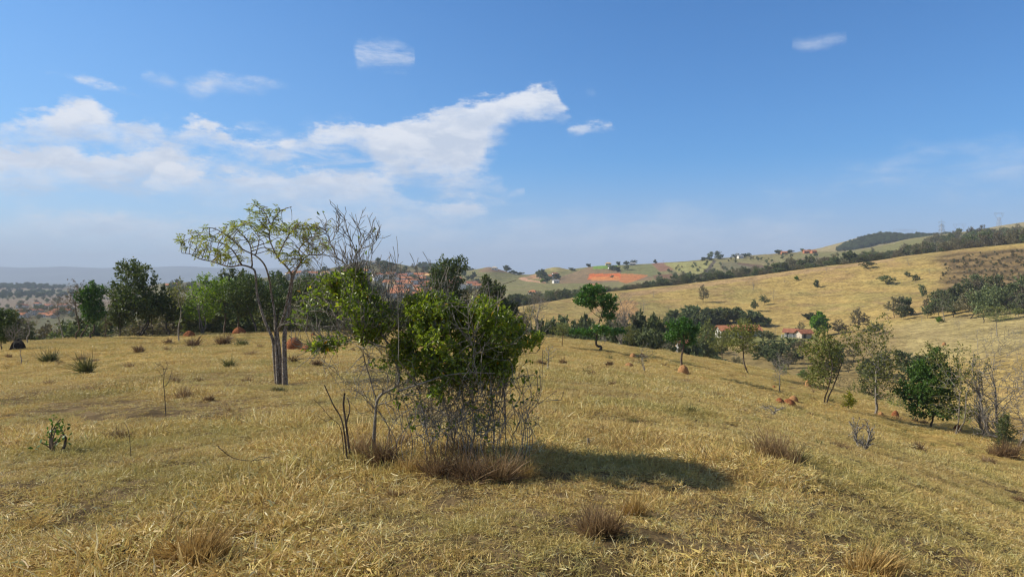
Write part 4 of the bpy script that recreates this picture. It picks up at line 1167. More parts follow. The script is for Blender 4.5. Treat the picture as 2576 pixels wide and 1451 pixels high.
leafy_shrub()

def simple_woody(name, label, cat, lines, y, bark, sides=6, part='stems', growth=None, leaf=None, step=0.05, tip=0.0022, seed=1, group=None, per=2, size=0.05):
    """lines: (points, r0 px, r1 px, depth drift, on the ground?)"""
    g = np.random.default_rng(seed); sk = Skel(step); px = y / FPX
    for i, (pts, r0, r1, dys, gr) in enumerate(lines):
        A = P3(pts, y, dys)
        if gr: A[0, 2] = G(A[0, 0], A[0, 1]) - 0.04
        sk.limb(A, r0 * px, r1 * px, i > 0 and not gr)
    if growth:
        blobs = [(at(a, b, y), (rx * px, rd, rz * px)) for a, b, rx, rz, rd in growth[0]]
        sk.grow(blob_points(g, blobs, growth[1], 0.1), growth[2], growth[3], 60, (0, 0, .08), .3, gen=g, maxnodes=5000)
    sk.radii(tip, None, 2.2)
    root = np.array(sk.p[0]); root[2] = G(root[0], root[1])
    t = thing(name, label, cat, root, 0, group)
    V, F = sk.tube(sides); link(part, mesh_np(part, V - root, F, M[bark], smooth=True), t)
    if leaf: foliage('foliage', sk, M[leaf], per, size, 0.5, g, (sk.nch == 0) & (g.uniform(0, 1, len(sk.p)) < 0.8), 0.02, .3, t, True, .4, .01, root)
    return t

simple_woody('dead_stump', 'thick upright broken dark stump in brown grass at the left foot of the grey tree', 'stump', [([(884, 1105), (870, 1065), (864, 1020), (867, 988)], 6.5, 4.2, [0, .05], True), ([(870, 1065), (880, 1030), (874, 1000)], 3.5, 2, [0, .1], False)], 7.0, 'bark_brown', 7)
simple_woody('dead_stump', 'slanting pointed dead stem leaning left beside the broken stump', 'stump', [([(876, 1100), (862, 1065), (839, 1019), (816, 968)], 4.5, 2.6, [0, -.1], True)], 6.9, 'bark_brown', 7)
simple_woody('dead_branch', 'thin dark dead stem leaning far left from the foot of the grey tree', 'branch', [([(868, 1100), (858, 1080), (831, 1050), (808, 1022), (789, 1004)], 2.4, 1.1, [0, -.2], True), ([(831, 1050), (820, 1060), (800, 1045)], 1.2, .8, [-.1, -.2], False)], 6.8, 'bark_brown')
simple_woody('fallen_branch', 'pale grey broken bough lying across the stems of the big leafy shrub', 'branch', [([(1000, 985), (1040, 970), (1076, 959), (1114, 946), (1150, 940), (1191, 937), (1245, 939)], 4.2, 2.2, [-.45, -.35], False), ([(1114, 946), (1105, 930), (1095, 925)], 2, 1.2, [-.4, -.5], False)], 7.1, 'bark_pale', 7)
simple_woody('fallen_branch', 'dark thin branch lying over the brown grass below the leafy shrub', 'branch', [([(985, 1152), (1030, 1158), (1085, 1160), (1120, 1168)], 2.4, 1.5, [0, -.1], False)], 6.7, 'bark_brown')
simple_woody('sapling', 'bare sapling with a few dark round leaves at the right edge of the leafy shrub', 'sapling', [([(1330, 1165), (1333, 1096), (1328, 1050), (1322, 1010)], 2.2, .9, [0, .1], True), ([(1333, 1100), (1345, 1070), (1352, 1050)], 1.3, .7, [0, .1], False), ([(1330, 1098), (1312, 1092), (1298, 1090)], 1.2, .7, [0, -.1], False)], 7.0, 'bark_grey', growth=([(1325, 1040, 30, 40, .2), (1300, 1050, 18, 36, .2)], 50, .5, .07), leaf='leaf_green', per=1, size=.05, seed=4)
simple_woody('sapling', 'leafless sapling between the leafy shrub and the round-leaved sapling', 'sapling', [([(1290, 1160), (1280, 1120), (1268, 1090), (1252, 1055)], 1.9, .8, [0, .1], True), ([(1280, 1120), (1292, 1080), (1296, 1030)], 1.3, .7, [0, .1], False)], 7.1, 'bark_brown', growth=([(1275, 1060, 30, 40, .2)], 50, .5, .07), seed=6)
simple_woody('sapling', 'straight brown sapling trunk standing behind the right side of the leafy shrub', 'sapling', [([(1272, 1010), (1268, 985), (1262, 945), (1256, 905)], 4.4, 3.0, [0, .1], True)], 9.6, 'bark_brown', growth=([(1262, 880, 36, 40, .4)], 80, .8, .12), leaf='leaf_green', per=2, size=.06, seed=5)
simple_woody('sapling', 'crooked leafless sapling with a forked dark stem in the left foreground grass', 'sapling', [([(418, 1020), (414, 990), (411, 965), (413, 940), (408, 920), (398, 918), (390, 912)], 2.6, .9, [0, .1], True), ([(413, 975), (424, 960), (432, 935)], 1.6, .6, [0, .1], False), ([(413, 940), (421, 918), (416, 905)], 1.2, .5, [0, .1], False)], 12.0, 'bark_dark', growth=([(405, 925, 24, 18, .3), (430, 935, 18, 22, .2)], 50, .8, .1), seed=7, tip=.003)
simple_woody('dead_branch', 'thin curved dead branch lying on the straw in the left foreground', 'branch', [([(548, 1122), (575, 1145), (600, 1155), (640, 1158), (680, 1148)], 1.9, 1.0, [0, 0], False), ([(640, 1158), (655, 1148), (682, 1152)], 1.2, .8, [0, 0], False)], 6.3, 'bark_dark')
simple_woody('dead_branch', 'bare thin upright stem in the straw left of the fallen dead branch', 'branch', [([(330, 1120), (325, 1095), (318, 1070), (312, 1062)], 1.8, 1.0, [0, 0], True)], 8.3, 'bark_dark')

# ---------------------------------------------------------------- trees of the middle distance, each grown on its own
LEAFK = {  # leaf material, bark, leaves per twig, leaf size factor, attraction points, share of twigs with leaves, twig reach
 'dense': ('leaf_dark', 'bark_dark', 14, 1.25, 800, 1.0), 'green': ('leaf_green', 'bark_brown', 13, 1.15, 700, 1.0),
 'olive': ('leaf_olive', 'bark_brown', 6, 1.0, 760, 0.9), 'sparse': ('leaf_olive', 'bark_grey', 4, 0.85, 560, 0.75),
 'bright': ('leaf_bright', 'bark_pale', 7, 1.0, 760, 0.95), 'bare': (None, 'bark_grey', 0, 1, 1500, 0), 'barepale': (None, 'bark_pale', 0, 1, 1600, 0),
 'brown': ('leaf_brown', 'bark_brown', 3, 0.8, 620, 0.6), 'darkolive': ('leaf_dark', 'bark_dark', 8, 1.05, 900, 0.95), 'yellow': ('leaf_yellow', 'bark_brown', 14, 2.2, 140, 1.0)}
def grow_tree(name, label, cat, base, H, W, kind, seed, stems=1, crown=0.62, lean=0.0, flat=0.0, group=None, blobs=None, att=None, nlobes=7, trunk_r=None, loosen=1.0):
    g = np.random.default_rng(seed)
    lm, bk, per, sf, na, share = LEAFK[kind]
    if att: na = int(na * att)
    z0, zc = H * (1 - crown), H
    step = max(0.09, H / 42)
    sk = Skel(step)
    tr = trunk_r or max(0.035, H * 0.018)
    for s in range(stems):
        a = g.uniform(0, 6.28) if stems > 1 else 0
        off = np.array([math.cos(a), math.sin(a), 0]) * (0.04 * H if stems > 1 else 0)
        top = np.array([lean * H * 0.5, g.normal(0, 0.04 * H), 0]) + off * 3.5
        pts = [off + [0, 0, -0.15], off * 1.3 + top * 0.25 + [g.normal(0, 0.02 * H), 0, z0 * 0.45], off * 1.6 + top * 0.6 + [g.normal(0, 0.025 * H), 0, z0 * 0.95], off * 2 + top + [0, 0, z0 + 0.35 * (H - z0)]]
        sk.limb(pts, tr * (1.75 if stems == 1 else 1.25), tr * 0.7)
    cx = lean * H * 0.5
    if blobs is None:
        blobs = []
        hw = W * 0.60; ch = H - z0
        blobs.append(((cx, 0, z0 + ch * 0.5), (hw * 0.62, hw * 0.62, ch * 0.42)))
        for k in range(nlobes):
            a = 2.4 * k + g.uniform(-0.5, 0.5); q = g.uniform(0.35, 0.72)
            hh = z0 + ch * g.uniform(0.08, 0.86)
            env = math.sqrt(max(0.1, 1 - ((hh - z0 - ch * 0.5) / (ch * 0.58)) ** 2)) if not flat else 1
            rr = hw * g.uniform(0.30, 0.46)
            blobs.append(((cx + math.cos(a) * hw * q * env, math.sin(a) * hw * q * env, hh), (rr, rr, rr * (0.75 if not flat else 0.3))))
        blobs.append(((cx + g.uniform(-0.2, 0.2) * hw, 0, H - ch * 0.14), (hw * 0.3, hw * 0.3, ch * 0.14)))
    else:
        blobs = [((a * W, b * W, c * H), (rx * W, ry * W, rz * H)) for a, b, c, rx, ry, rz in blobs]
    at_ = blob_points(g, blobs, na, 0.15)
    if kind == 'barepale': sk.shoots(g, 60, (H * .12, H * .3), .5, (20, 55), None, 1e9, tr * .5, tr * .12, 1, .06)
    sk.grow(at_, H * 0.35, step * (1.25 if lm else 0.95), 70, (0, 0, 0.10), 0.30 * loosen, gen=g, maxnodes=5200)
    sk.relax(2)
    tip = max(0.006, H * 0.0016) * (1.0 if lm else 1.15)
    sk.radii(tip, tr * 0.6, 2.3)
    t = thing(name, label, cat, base, 0, group)
    V, F = sk.tube(4 if H > 3 else 5)
    link('trunk', mesh_np('trunk', V, F, M[bk], smooth=True), t)
    if lm:
        P = np.array(sk.p)
        sel = (sk.r < tip * 2.1) & (g.uniform(0, 1, len(P)) < share) & (P[:, 2] > z0 * 0.8)
        size = max(0.05, H * 0.036) * sf
        foliage('crown', sk, M[lm], max(1, per // 2), size, 0.5, g, sel, step * 0.55, 0.2, t, False, 0.45)
    return t
_seed = [1000]
def mid(dx, dyb, top, w, kind, label, r=None, rmin=12, cat='tree', name='tree', stems=1, crown=0.62, lean=0.0, flat=0, group=None, rmax=9000, **kw):
    """a tree whose foot stands at photo grid point dx, dyb; top row and crown width in grid units"""
    b = hit(dx, dyb, rmin, rmax) if r is None else onground(dx, r)
    u, v = pix(b); s = b[1] / FPX
    W = w * s; H = max((float(v[0]) - top) * s * 1.07, W * 0.5)
    _seed[0] += 1
    b = b.copy(); b[2] = G(b[0], b[1])
    return grow_tree(name, label, cat, b, H, W, kind, _seed[0], stems, crown, lean, flat, group, **kw)

# left grove, from the left edge of the field to the grey tree
mid(2, 884, 782, 96, 'dense', 'dark dense tree cut off by the left edge of the view', r=62, crown=.85)
mid(71, 862, 762, 92, 'bare', 'thin leafless spreading tree next to the dark tree at the far left', crown=.75, rmax=80)
mid(36, 870, 815, 60, 'bare', 'small leafless tree in front of the dark tree at the far left', r=60, crown=.85)
mid(161, 850, 748, 80, 'bare', 'leafless tree with a branch sweeping left, first of the brown pair', lean=-.3, rmax=85)
mid(193, 853, 706, 92, 'brown', 'tall brown leafless looking tree beside the small dark green tree', stems=2, crown=.8, rmax=85)
mid(231, 852, 714, 82, 'green', 'dark green leafy tree between the brown tree and the biggest dark tree', crown=.85, rmax=85)
mid(268, 848, 758, 66, 'brown', 'low brownish tree in front of the green and the biggest dark tree', crown=.8, rmax=85)
mid(342, 842, 664, 168, 'darkolive', 'biggest dark round tree of the left grove, two black trunks', stems=2, crown=.8, att=1.8, rmax=85, nlobes=11)
mid(298, 846, 745, 60, 'darkolive', 'narrow dark tree tucked under the left side of the biggest dark tree', crown=.8, r=84)
mid(384, 840, 770, 44, 'olive', 'small yellowish olive tree under the right side of the biggest dark tree', rmax=85)
mid(424, 836, 722, 86, 'darkolive', 'dark tree just right of the biggest dark tree', crown=.8, r=85)
mid(450, 857, 704, 52, 'sparse', 'slim thin-leaved tree with one long bare trunk in front of the grove', crown=.55, trunk_r=.07, rmax=75)
mid(516, 838, 690, 126, 'bright', 'bright yellow-green tree with a pale forked trunk in the left grove', stems=3, crown=.85, att=1.5, rmax=84)
mid(566, 826, 682, 112, 'darkolive', 'dark olive tree standing behind the bright yellow-green tree', r=92, crown=.75)
mid(600, 824, 688, 96, 'darkolive', 'dark tree behind the stems of the four-stemmed tree, left one', r=95, crown=.75)
mid(646, 838, 692, 130, 'darkolive', 'dark leaning tree directly left behind the four-stemmed tree', lean=-.35, crown=.72, r=82)
mid(700, 832, 688, 110, 'darkolive', 'dark tree directly behind the four-stemmed tree', r=93, crown=.75)
mid(768, 840, 694, 104, 'darkolive', 'dark tree behind the gap between four-stemmed tree and grey tree, left trunk', r=84, crown=.72)
mid(801, 848, 702, 96, 'darkolive', 'dark tree behind the gap between four-stemmed tree and grey tree, middle trunk', r=78, crown=.70)
mid(851, 846, 698, 104, 'darkolive', 'dark tree behind the grey tree, right trunk of three', r=80, crown=.70)
mid(905, 836, 705, 96, 'darkolive', 'dark tree hidden mostly by the bough of the grey tree', r=90, crown=.75)
mid(968, 836, 735, 80, 'brown', 'brown twiggy tree seen between grey tree and leafy shrub', r=92, crown=.8)
mid(1124, 852, 655, 116, 'darkolive', 'tall dark olive tree rising behind the leafy shrub', r=82, crown=.72, att=1.6, nlobes=10)
mid(1082, 850, 712, 60, 'brown', 'thin brownish tree on the left shoulder of the tall dark olive tree', r=84)
mid(1190, 850, 720, 110, 'brown', 'brown twiggy spreading tree behind the right half of the leafy shrub', r=80, crown=.8)
mid(1232, 852, 700, 92, 'dense', 'dark dense tree rising over the right side of the leafy shrub', r=84, crown=.85)
mid(1272, 850, 762, 70, 'dense', 'lower dark dense tree at the right end of the grove', r=82, crown=.9)
mid(1304, 846, 796, 44, 'olive', 'small olive bushy tree below the dark end of the grove', r=84, crown=.85)
# middle and right
mid(1351, 834, 735, 84, 'bare', 'leafless vase-shaped tree on the brow, just right of the grove', crown=.78, rmax=90)
mid(1332, 836, 768, 34, 'sparse', 'very thin pale tree left of the vase-shaped leafless tree', r=88)
mid(1414, 872, 812, 52, 'olive', 'small round-headed tree with a straight thin trunk right of the vase-shaped tree', rmax=85, crown=.6)
mid(1507, 880, 723, 112, 'green', 'tall layered dark green tree with a bent trunk on the brow', crown=.9, rmax=88, trunk_r=.13, att=1.35,
    blobs=[(-.15, 0, .92, .26, .24, .07), (-.25, .1, .80, .26, .24, .06), (.10, -.1, .78, .30, .26, .07), (-.42, 0, .72, .20, .2, .05), (.25, .1, .66, .24, .24, .06), (-.1, .2, .68, .22, .2, .04), (.2, 0, .50, .2, .2, .05), (-.42, 0, .27, .28, .26, .055), (.35, .1, .27, .34, .3, .05), (0, -.3, .32, .24, .2, .05)])
mid(1568, 862, 735, 112, 'barepale', 'pale dead tree with crooked limbs right of the tall layered tree', crown=.75, rmax=90, trunk_r=.16, loosen=1.5)
mid(1522, 868, 846, 22, 'bare', 'thin slanting stake-like sapling between layered tree and dead tree', rmax=88, lean=-.3)
mid(1582, 866, 818, 40, 'olive', 'low leafy tree at the foot of the pale dead tree', r=88, crown=.8)
mid(1621, 940, 864, 56, 'sparse', 'small forked tree with thin crown in the open field right of the shrub', crown=.7, stems=2, rmax=78)
mid(1380, 936, 868, 50, 'sparse', 'dark little sapling with a few leaves in the field right of the shrub', crown=.75, rmax=70)
mid(1718, 934, 804, 82, 'green', 'green round-topped tree on a straight bare pale trunk growing out of a termite mound', crown=.50, trunk_r=.10, rmax=78)
mid(1677, 886, 862, 26, 'sparse', 'tiny leafless shrub in front of the dark thicket', r=82)
mid(1779, 868, 806, 62, 'olive', 'olive tree below the left end of the long white farm building', r=150, crown=.8)
mid(1817, 904, 836, 56, 'olive', 'olive tree with thin trunk on the brow below the farm building', r=80, crown=.7)
mid(1884, 940, 806, 96, 'olive', 'sparse olive tree with a long leaning trunk in front of the farm building', crown=.6, lean=-.2, rmax=76)
mid(1960, 988, 890, 52, 'bare', 'slim leafless sapling above the twin termite mounds', crown=.7, rmax=70)
mid(2068, 1019, 828, 112, 'olive', 'olive green two-stemmed tree uphill of the yellow shrub', stems=2, crown=.75, att=1.4, rmax=68)
mid(2034, 985, 925, 60, 'olive', 'low spreading olive bush left of the two-stemmed tree', r=62, crown=.8, flat=1)
mid(2201, 1041, 800, 165, 'sparse', 'tall thin-leaved tree with a straight trunk right of the yellow shrub', crown=.85, att=1.5, trunk_r=.11, rmax=62)
mid(2341, 1076, 884, 138, 'green', 'dense dark green round tree low on the right slope', crown=.88, att=1.7, rmax=56, nlobes=12)
mid(2400, 1092, 872, 165, 'sparse', 'two-stemmed pale tree with dark leaf tufts in front of the dense green tree', stems=2, crown=.8, att=1.2, rmax=52, trunk_r=.08)
mid(2548, 1120, 815, 250, 'barepale', 'big leafless grey tree cut by the right edge of the view', crown=.9, att=2.4, rmax=50, stems=3, nlobes=12)
mid(2478, 1080, 925, 110, 'barepale', 'smaller leafless grey tree left of the big leafless one', r=50, crown=.85)
mid(2532, 1100, 1040, 50, 'dense', 'small dark bushy tree at the foot of the big leafless tree', r=43, crown=.9)
mid(2165, 1130, 1040, 66, 'barepale', 'dead pale forked shrub with bare curved limbs in the lower right field', rmax=40, stems=2, crown=.85, att=.07, cat='shrub', name='dead_shrub', loosen=1.2)
mid(2135, 1034, 984, 34, 'yellow', 'small shrub with bright yellow leaves on the right slope', rmax=62, crown=.9, cat='shrub', name='shrub')
mid(1480, 1126, 1092, 12, 'bare', 'single dark dead stalk sticking up beside a small dark lump', rmin=3, rmax=30, crown=.5, cat='stalk', name='dead_stalk', att=.05)
mid(140, 1140, 1050, 78, 'green', 'leafy dark green weed clump in the straw at the lower left', rmin=3, rmax=20, crown=.95, cat='weed', name='weed_plant', stems=4, att=.5)
mid(52, 918, 872, 12, 'bare', 'thin leafless sapling standing alone at the left edge of the field', rmax=70, crown=.4, att=.05, cat='sapling', name='sapling')
mid(140, 1135, 1100, 20, 'bare', 'short grey dead stalk below the leafy weed clump', rmin=3, rmax=20, crown=.5, att=.05, cat='stalk', name='dead_stalk')
for i, (dx, dy, top, w, kd, lb) in enumerate([
  (1968, 950, 918, 60, 'olive', 'grey-olive scrub bush in the gully left of the two-stemmed tree'), (2020, 962, 930, 50, 'green', 'green scrub bush in the gully behind the two-stemmed tree'),
  (2120, 990, 935, 60, 'brown', 'brown scrub bush behind the two-stemmed tree'), (2155, 1006, 960, 60, 'olive', 'olive scrub bush between yellow shrub and tall thin tree'),
  (2250, 1018, 976, 66, 'bright', 'fresh green low bush behind the tall thin-leaved tree'), (2290, 1030, 985, 60, 'olive', 'olive low bush left of the dense green tree'),
  (2440, 1075, 1015, 70, 'bright', 'fresh green low bush behind the two-stemmed pale tree'), (2500, 1090, 1020, 76, 'olive', 'olive bush behind the big leafless tree'), (2190, 980, 925, 56, 'darkolive', 'dark bush behind the trunk of the tall thin-leaved tree'),
  (2385, 1050, 990, 60, 'olive', 'olive bush behind the dense green tree'), (2548, 1070, 985, 70, 'brown', 'brown thicket bush by the right edge')]):
    mid(dx, dy, top, w, kd, lb, r={0: 95, 1: 90, 2: 88, 3: 82, 4: 70, 5: 66, 6: 60, 7: 55, 8: 90, 9: 66, 10: 62}[i], crown=.95, cat='bush', name='bush', stems=3, att=.6)

# ---------------------------------------------------------------- termite mounds, lumps, tussocks
def mound(dx, dy, w, h, mat, label, rmax=120, rmin=8, name='termite_mound', cat='termite mound', peaky=1.0, group=None, r=None):
    b = hit(dx, dy, rmin, rmax) if r is None else onground(dx, r)
    s = b[1] / FPX; W = w * s; H = h * s * 1.08
    _seed[0] += 1; g = np.random.default_rng(_seed[0]); sd = g.uniform(0, 90)
    na, nr = 28, 14; V = []; 
    for j in range(nr + 1):
        t = j / nr
        for i in range(na):
            a = 2 * math.pi * i / na
            n = 0.82 + 0.36 * vnoise(np.array([2.2 * math.cos(a) + sd]), np.array([2.2 * math.sin(a) + 3 * t + sd]))[0]
            rr = W / 2 * (max(0.0, 1 - t ** 1.7) ** 0.62 if j < nr else 0.02) * (0.72 + 0.42 * n * (0.8 + 0.4 * vnoise(np.array([5.5 * math.cos(a) + sd]), np.array([5.5 * math.sin(a) + 8 * t]))[0])) * (1.15 if t < 0.1 else 1)
            V.append((rr * math.cos(a), rr * math.sin(a), H * (t ** (0.85 * peaky)) + (n - 1) * 0.12 * H * math.sin(3.14 * t) - 0.06))
    F = [(j * na + i, j * na + (i + 1) % na, (j + 1) * na + (i + 1) % na, (j + 1) * na + i) for j in range(nr) for i in range(na)]
    me = mesh_np(name, np.array(V), np.array(F), M[mat], smooth=True)
    o = link(name, me, None, (b[0], b[1], G(b[0], b[1]))); o.rotation_euler = (g.normal(0, .05), g.normal(0, .06), g.uniform(0, 6))
    return tag(o, label, cat, group)
for a in [
 (739, 878, 40, 30, 'termite_red', 'big red termite mound right behind the foot of the four-stemmed tree'), (776, 882, 38, 17, 'termite_red', 'low red termite mound touching the big red one on its right'),
 (602, 840, 30, 18, 'termite_red', 'red termite mound far behind, front one of the pair left of the four stems'), (598, 832, 22, 20, 'dark_soil', 'dark peaked termite mound standing behind the front red one of the pair'),
 (625, 834, 14, 10, 'termite_tan', 'small peaked brown mound right of the dark peaked one'), (540, 837, 20, 13, 'dark_soil', 'dark rounded mound beneath the bright yellow-green tree'),
 (476, 846, 26, 15, 'termite_red', 'reddish mound left of the bright yellow-green tree trunk'), (343, 845, 24, 8, 'termite_tan', 'flat tan mound at the foot of the biggest dark tree'), (788, 848, 14, 12, 'termite_red', 'small red mound between the dark trunks behind the grey tree'),
 (1592, 899, 16, 12, 'termite_tan', 'tan mound behind the small forked tree, left of two'), (1615, 899, 16, 12, 'termite_tan', 'tan mound behind the small forked tree, right of two'), (1582, 924, 23, 14, 'termite_tan', 'rounded orange-tan mound left of the small forked tree'),
 (1718, 940, 26, 24, 'termite_tan', 'peaked tan mound wrapped round the foot of the round-topped tree'), (1640, 952, 24, 6, 'termite_red', 'flat broken red mound below the small forked tree'),
 (1961, 1020, 24, 22, 'termite_red', 'left mound of the touching twin red termite mounds'), (1984, 1023, 34, 22, 'termite_red', 'right broader mound of the touching twin red termite mounds'), (1996, 1008, 22, 15, 'termite_tan', 'tan mound just behind the twin red termite mounds'),
 (2032, 973, 14, 19, 'termite_tan', 'tall narrow tan mound under the low spreading olive bush'), (1947, 975, 10, 7, 'termite_red', 'tiny red mound left of the slim leafless sapling'), (2252, 1048, 17, 17, 'termite_red', 'upright red mound left of the dense dark green round tree'),
 (2216, 1045, 14, 11, 'termite_tan', 'tan mound at the foot of the tall thin-leaved tree'), (2408, 1082, 17, 17, 'termite_red', 'red mound behind the two-stemmed pale tree'), (1645, 1113, 15, 9, 'termite_red', 'small crumbling red mound in the open grass of the near slope')]:
    mound(*a)
for a in [(2375, 868, 9, 8, 'termite_tan', 'small tan mound high on the pale slope above the right trees'), (2279, 906, 14, 5, 'termite_tan', 'flat tan mound on the pale slope above the dense green tree')]:
    mound(*a, rmin=110, rmax=300)
for a in [(1493, 1129, 20, 8, 'dark_soil', 'black dung-like lump in the grass right of the dead stalk'), (1426, 1143, 22, 9, 'dark_soil', 'dark brown lump in the grass left of the dead stalk'),
          (1352, 1020, 18, 5, 'dark_soil', 'flat dark lump of soil in the grass right of the leafy shrub')]:
    mound(*a, name='earth_lump', cat='earth lump')
mound(45, 880, 30, 28, 'dark_soil', 'black squat stump-like mound at the far left of the field')

def tussock(dx, dy, w, h, mat, label, r=None, n=None, rmax=120, lie=0.05):
    b = hit(dx, dy, 3, rmax) if r is None else onground(dx, r)
    s = b[1] / FPX; W = w * s; H = h * s
    _seed[0] += 1
    n = n or int(min(1500, 160 + 7 * w))
    bw = max(0.0055, 0.5 * b[1] / 735)
    me = ragged_clump('tussock', _seed[0], n, W * 0.42, H * 0.95, bw, max(lie, .12), M[mat])
    o = link('grass_tussock', me, None, (b[0], b[1], G(b[0], b[1])))
    tag(o, label, 'grass tussock')
for a in [
 (130, 912, 58, 38, 'grass_green', 'broad dark green tussock in the left field, left of the tall pointed tussock'), (218, 940, 50, 62, 'grass_green', 'tall pointed olive tussock in the left field'),
 (346, 888, 34, 26, 'grass_brown', 'compact dark brown tussock in front of the biggest dark tree'), (488, 874, 44, 34, 'grass_brown', 'brown tussock below the bright yellow-green tree'), (428, 866, 28, 20, 'grass_brown', 'small brown tussock left of the slim long-trunked tree'),
 (564, 868, 30, 36, 'grass_brown', 'upright reddish brown tussock left of the four-stemmed tree'), (606, 870, 42, 24, 'grass_green', 'low green brown tussock between the upright one and the four stems'), (577, 925, 34, 30, 'grass_green', 'olive brown tussock in the open field left of the four stems'),
 (737, 912, 26, 26, 'grass_brown', 'brown tussock in front of the big red termite mound'), (793, 920, 28, 20, 'grass_brown', 'small brown tussock between four-stemmed tree and grey tree'), (626, 962, 26, 18, 'grass_brown', 'low brown tussock left of the foot of the four-stemmed tree'),
 (702, 984, 40, 14, 'grass_green', 'flat green tussock in front of the four-stemmed tree'), (462, 1002, 56, 42, 'grass_brown', 'dark brown tussock right of the crooked leafless sapling'), (440, 968, 30, 30, 'grass_brown', 'thin brown tussock behind the crooked leafless sapling'), (520, 1010, 46, 18, 'grass_brown', 'flat brown tussock with dry stems right of the dark brown one'),
 (1418, 918, 16, 20, 'grass_brown', 'small brown tussock on the brow below the round-headed tree'), (1533, 922, 22, 18, 'grass_brown', 'brown tussock below the tall layered dark green tree'), (1360, 916, 28, 14, 'grass_brown', 'low brown tussock just right of the shrub on the brow'),
 (1804, 1003, 40, 24, 'grass_brown', 'dark brown flattened tussock in the middle of the right slope'), (1735, 1043, 34, 32, 'grass_green', 'round olive tussock in the open slope, left of the flattened one'), (1538, 970, 18, 16, 'grass_brown', 'small pointed tussock below the small rounded mound'), (1488, 948, 16, 20, 'grass_brown', 'thin brown tussock in the open slope right of the sapling'),
 (2048, 1010, 16, 12, 'grass_brown', 'little brown tussock beside the two-stemmed tree'), (1952, 1160, 140, 92, 'grass_brown', 'large brown tussock round a dead stump on the right'), (2008, 1170, 50, 54, 'grass_green', 'green tussock on the right side of the large brown one'), (2308, 1140, 36, 42, 'grass_brown', 'reddish upright tussock in the lower right field'),
 (2530, 1150, 84, 62, 'grass_brown', 'big reddish brown tussock by the right edge'), (2484, 1168, 56, 24, 'grass_brown', 'low purple brown tussock left of the big one at the right edge'), (2556, 1262, 44, 24, 'grass_brown', 'purplish brown tussock cut by the right edge in the foreground'),
 (1530, 1345, 150, 86, 'grass_brown', 'wide brown tussock in the foreground below the shadow of the shrub'), (500, 1412, 190, 112, 'grass_gold', 'tall golden tussock at the bottom left of the view'), (2190, 1440, 130, 90, 'grass_gold', 'golden brown tussock at the bottom right of the view'), (1600, 1298, 60, 70, 'grass_gold', 'few long pale straws rising in front of the shadow of the shrub'),
 (905, 1152, 120, 96, 'grass_brown', 'tall brown grass heap at the foot of the grey tree', None, 1100, 120, .25), (962, 1174, 90, 84, 'grass_brown', 'dark brown grass heap right of the grey tree foot', None, 900, 120, .25), (1040, 1188, 110, 66, 'grass_gold', 'straw and brown grass between grey tree and leafy shrub', None, 420, 120, .4), (1110, 1200, 120, 92, 'grass_brown', 'brown grass round the left stems of the leafy shrub', None, 1000, 120, .25),
 (1190, 1208, 120, 100, 'grass_brown', 'brown grass round the middle stems of the leafy shrub', None, 1100, 120, .5), (1268, 1210, 110, 100, 'grass_brown', 'brown grass round the right stems of the leafy shrub', None, 900, 120, .45), (1325, 1200, 80, 60, 'grass_gold', 'straw coloured tall grass where the shadow of the shrub begins', None, 300, 120, .2), (858, 1122, 90, 46, 'grass_gold', 'golden grass left of the broken stump', None, 300, 120, .3),
 (1000, 1132, 110, 64, 'grass_brown', 'thin pale grass behind the foot of the grey tree', None, 260, 120, .3), (1150, 1150, 190, 70, 'grass_brown', 'thin brown grass behind the stems of the leafy shrub', None, 900, 120, .25), (295, 1105, 60, 34, 'grass_brown', 'brown grass tuft beside the lone upright dead stem'), (1000, 1248, 50, 22, 'grass_brown', 'small brown tuft in the foreground below the shrub'), (2190, 1000, 40, 20, 'grass_brown', 'brown tuft behind the trunk of the tall thin-leaved tree')]:
    tussock(*a)
mid(1945, 1046, 1022, 60, 'bare', 'low grey twiggy bush in front of the twin red termite mounds', rmax=60, crown=.95, flat=1, cat='bush', name='bush', stems=3, att=.5)
mid(2508, 845, 770, 104, 'sparse', 'spreading flat-topped tree with a forked trunk on the brow of the pale slope', rmin=100, rmax=260, crown=.6, flat=1)
mid(2412, 832, 800, 34, 'bare', 'small leafless tree on the pale slope left of the spreading flat-topped tree', rmin=100, rmax=260, crown=.8, att=.5)
mid(2430, 855, 835, 34, 'bare', 'faint leafless bush low on the pale slope', rmin=100, rmax=260, crown=.9, att=.3)

# many little dry tufts dotted over the pasture
tg = np.random.default_rng(909)
small = [ragged_clump('tuft', 900 + i, 170, .17, .24, .009, .25, M['grass_brown' if i % 3 else 'grass_green']) for i in range(6)]
for i in range(140):
    dx = tg.uniform(-20, 2590); edge = np.interp(dx, [0, 1300, 1550, 1800, 2050, 2300, 2576], [868, 846, 876, 912, 972, 1046, 1118])
    dy = edge + 6 + (tg.uniform() ** 1.7) * (1150 - edge)
    if 640 < dx < 1360 and dy > 930: continue
    p = hit(dx, dy, 3, 95)
    if p[1] < 11: continue
    s = tg.uniform(.5, 1.25) * min(1.5, .45 + p[1] / 40)
    o = bpy.data.objects.new('dry_tuft', small[tg.integers(6)]); COL.objects.link(o)
    o.location = (p[0], p[1], G(p[0], p[1])); o.scale = (s, s * tg.uniform(.7, 1.1), s * tg.uniform(.5, 1.0)); o.rotation_euler = (0, 0, tg.uniform(0, 6.28))
    zone = 'left part of the pasture' if dx < 640 else 'pasture behind the shrub' if dx < 1360 else 'right slope of the pasture'
    tag(o, 'small dry tuft dotted over the ' + zone, 'grass tuft', 'small dry tufts dotted over the ' + zone)

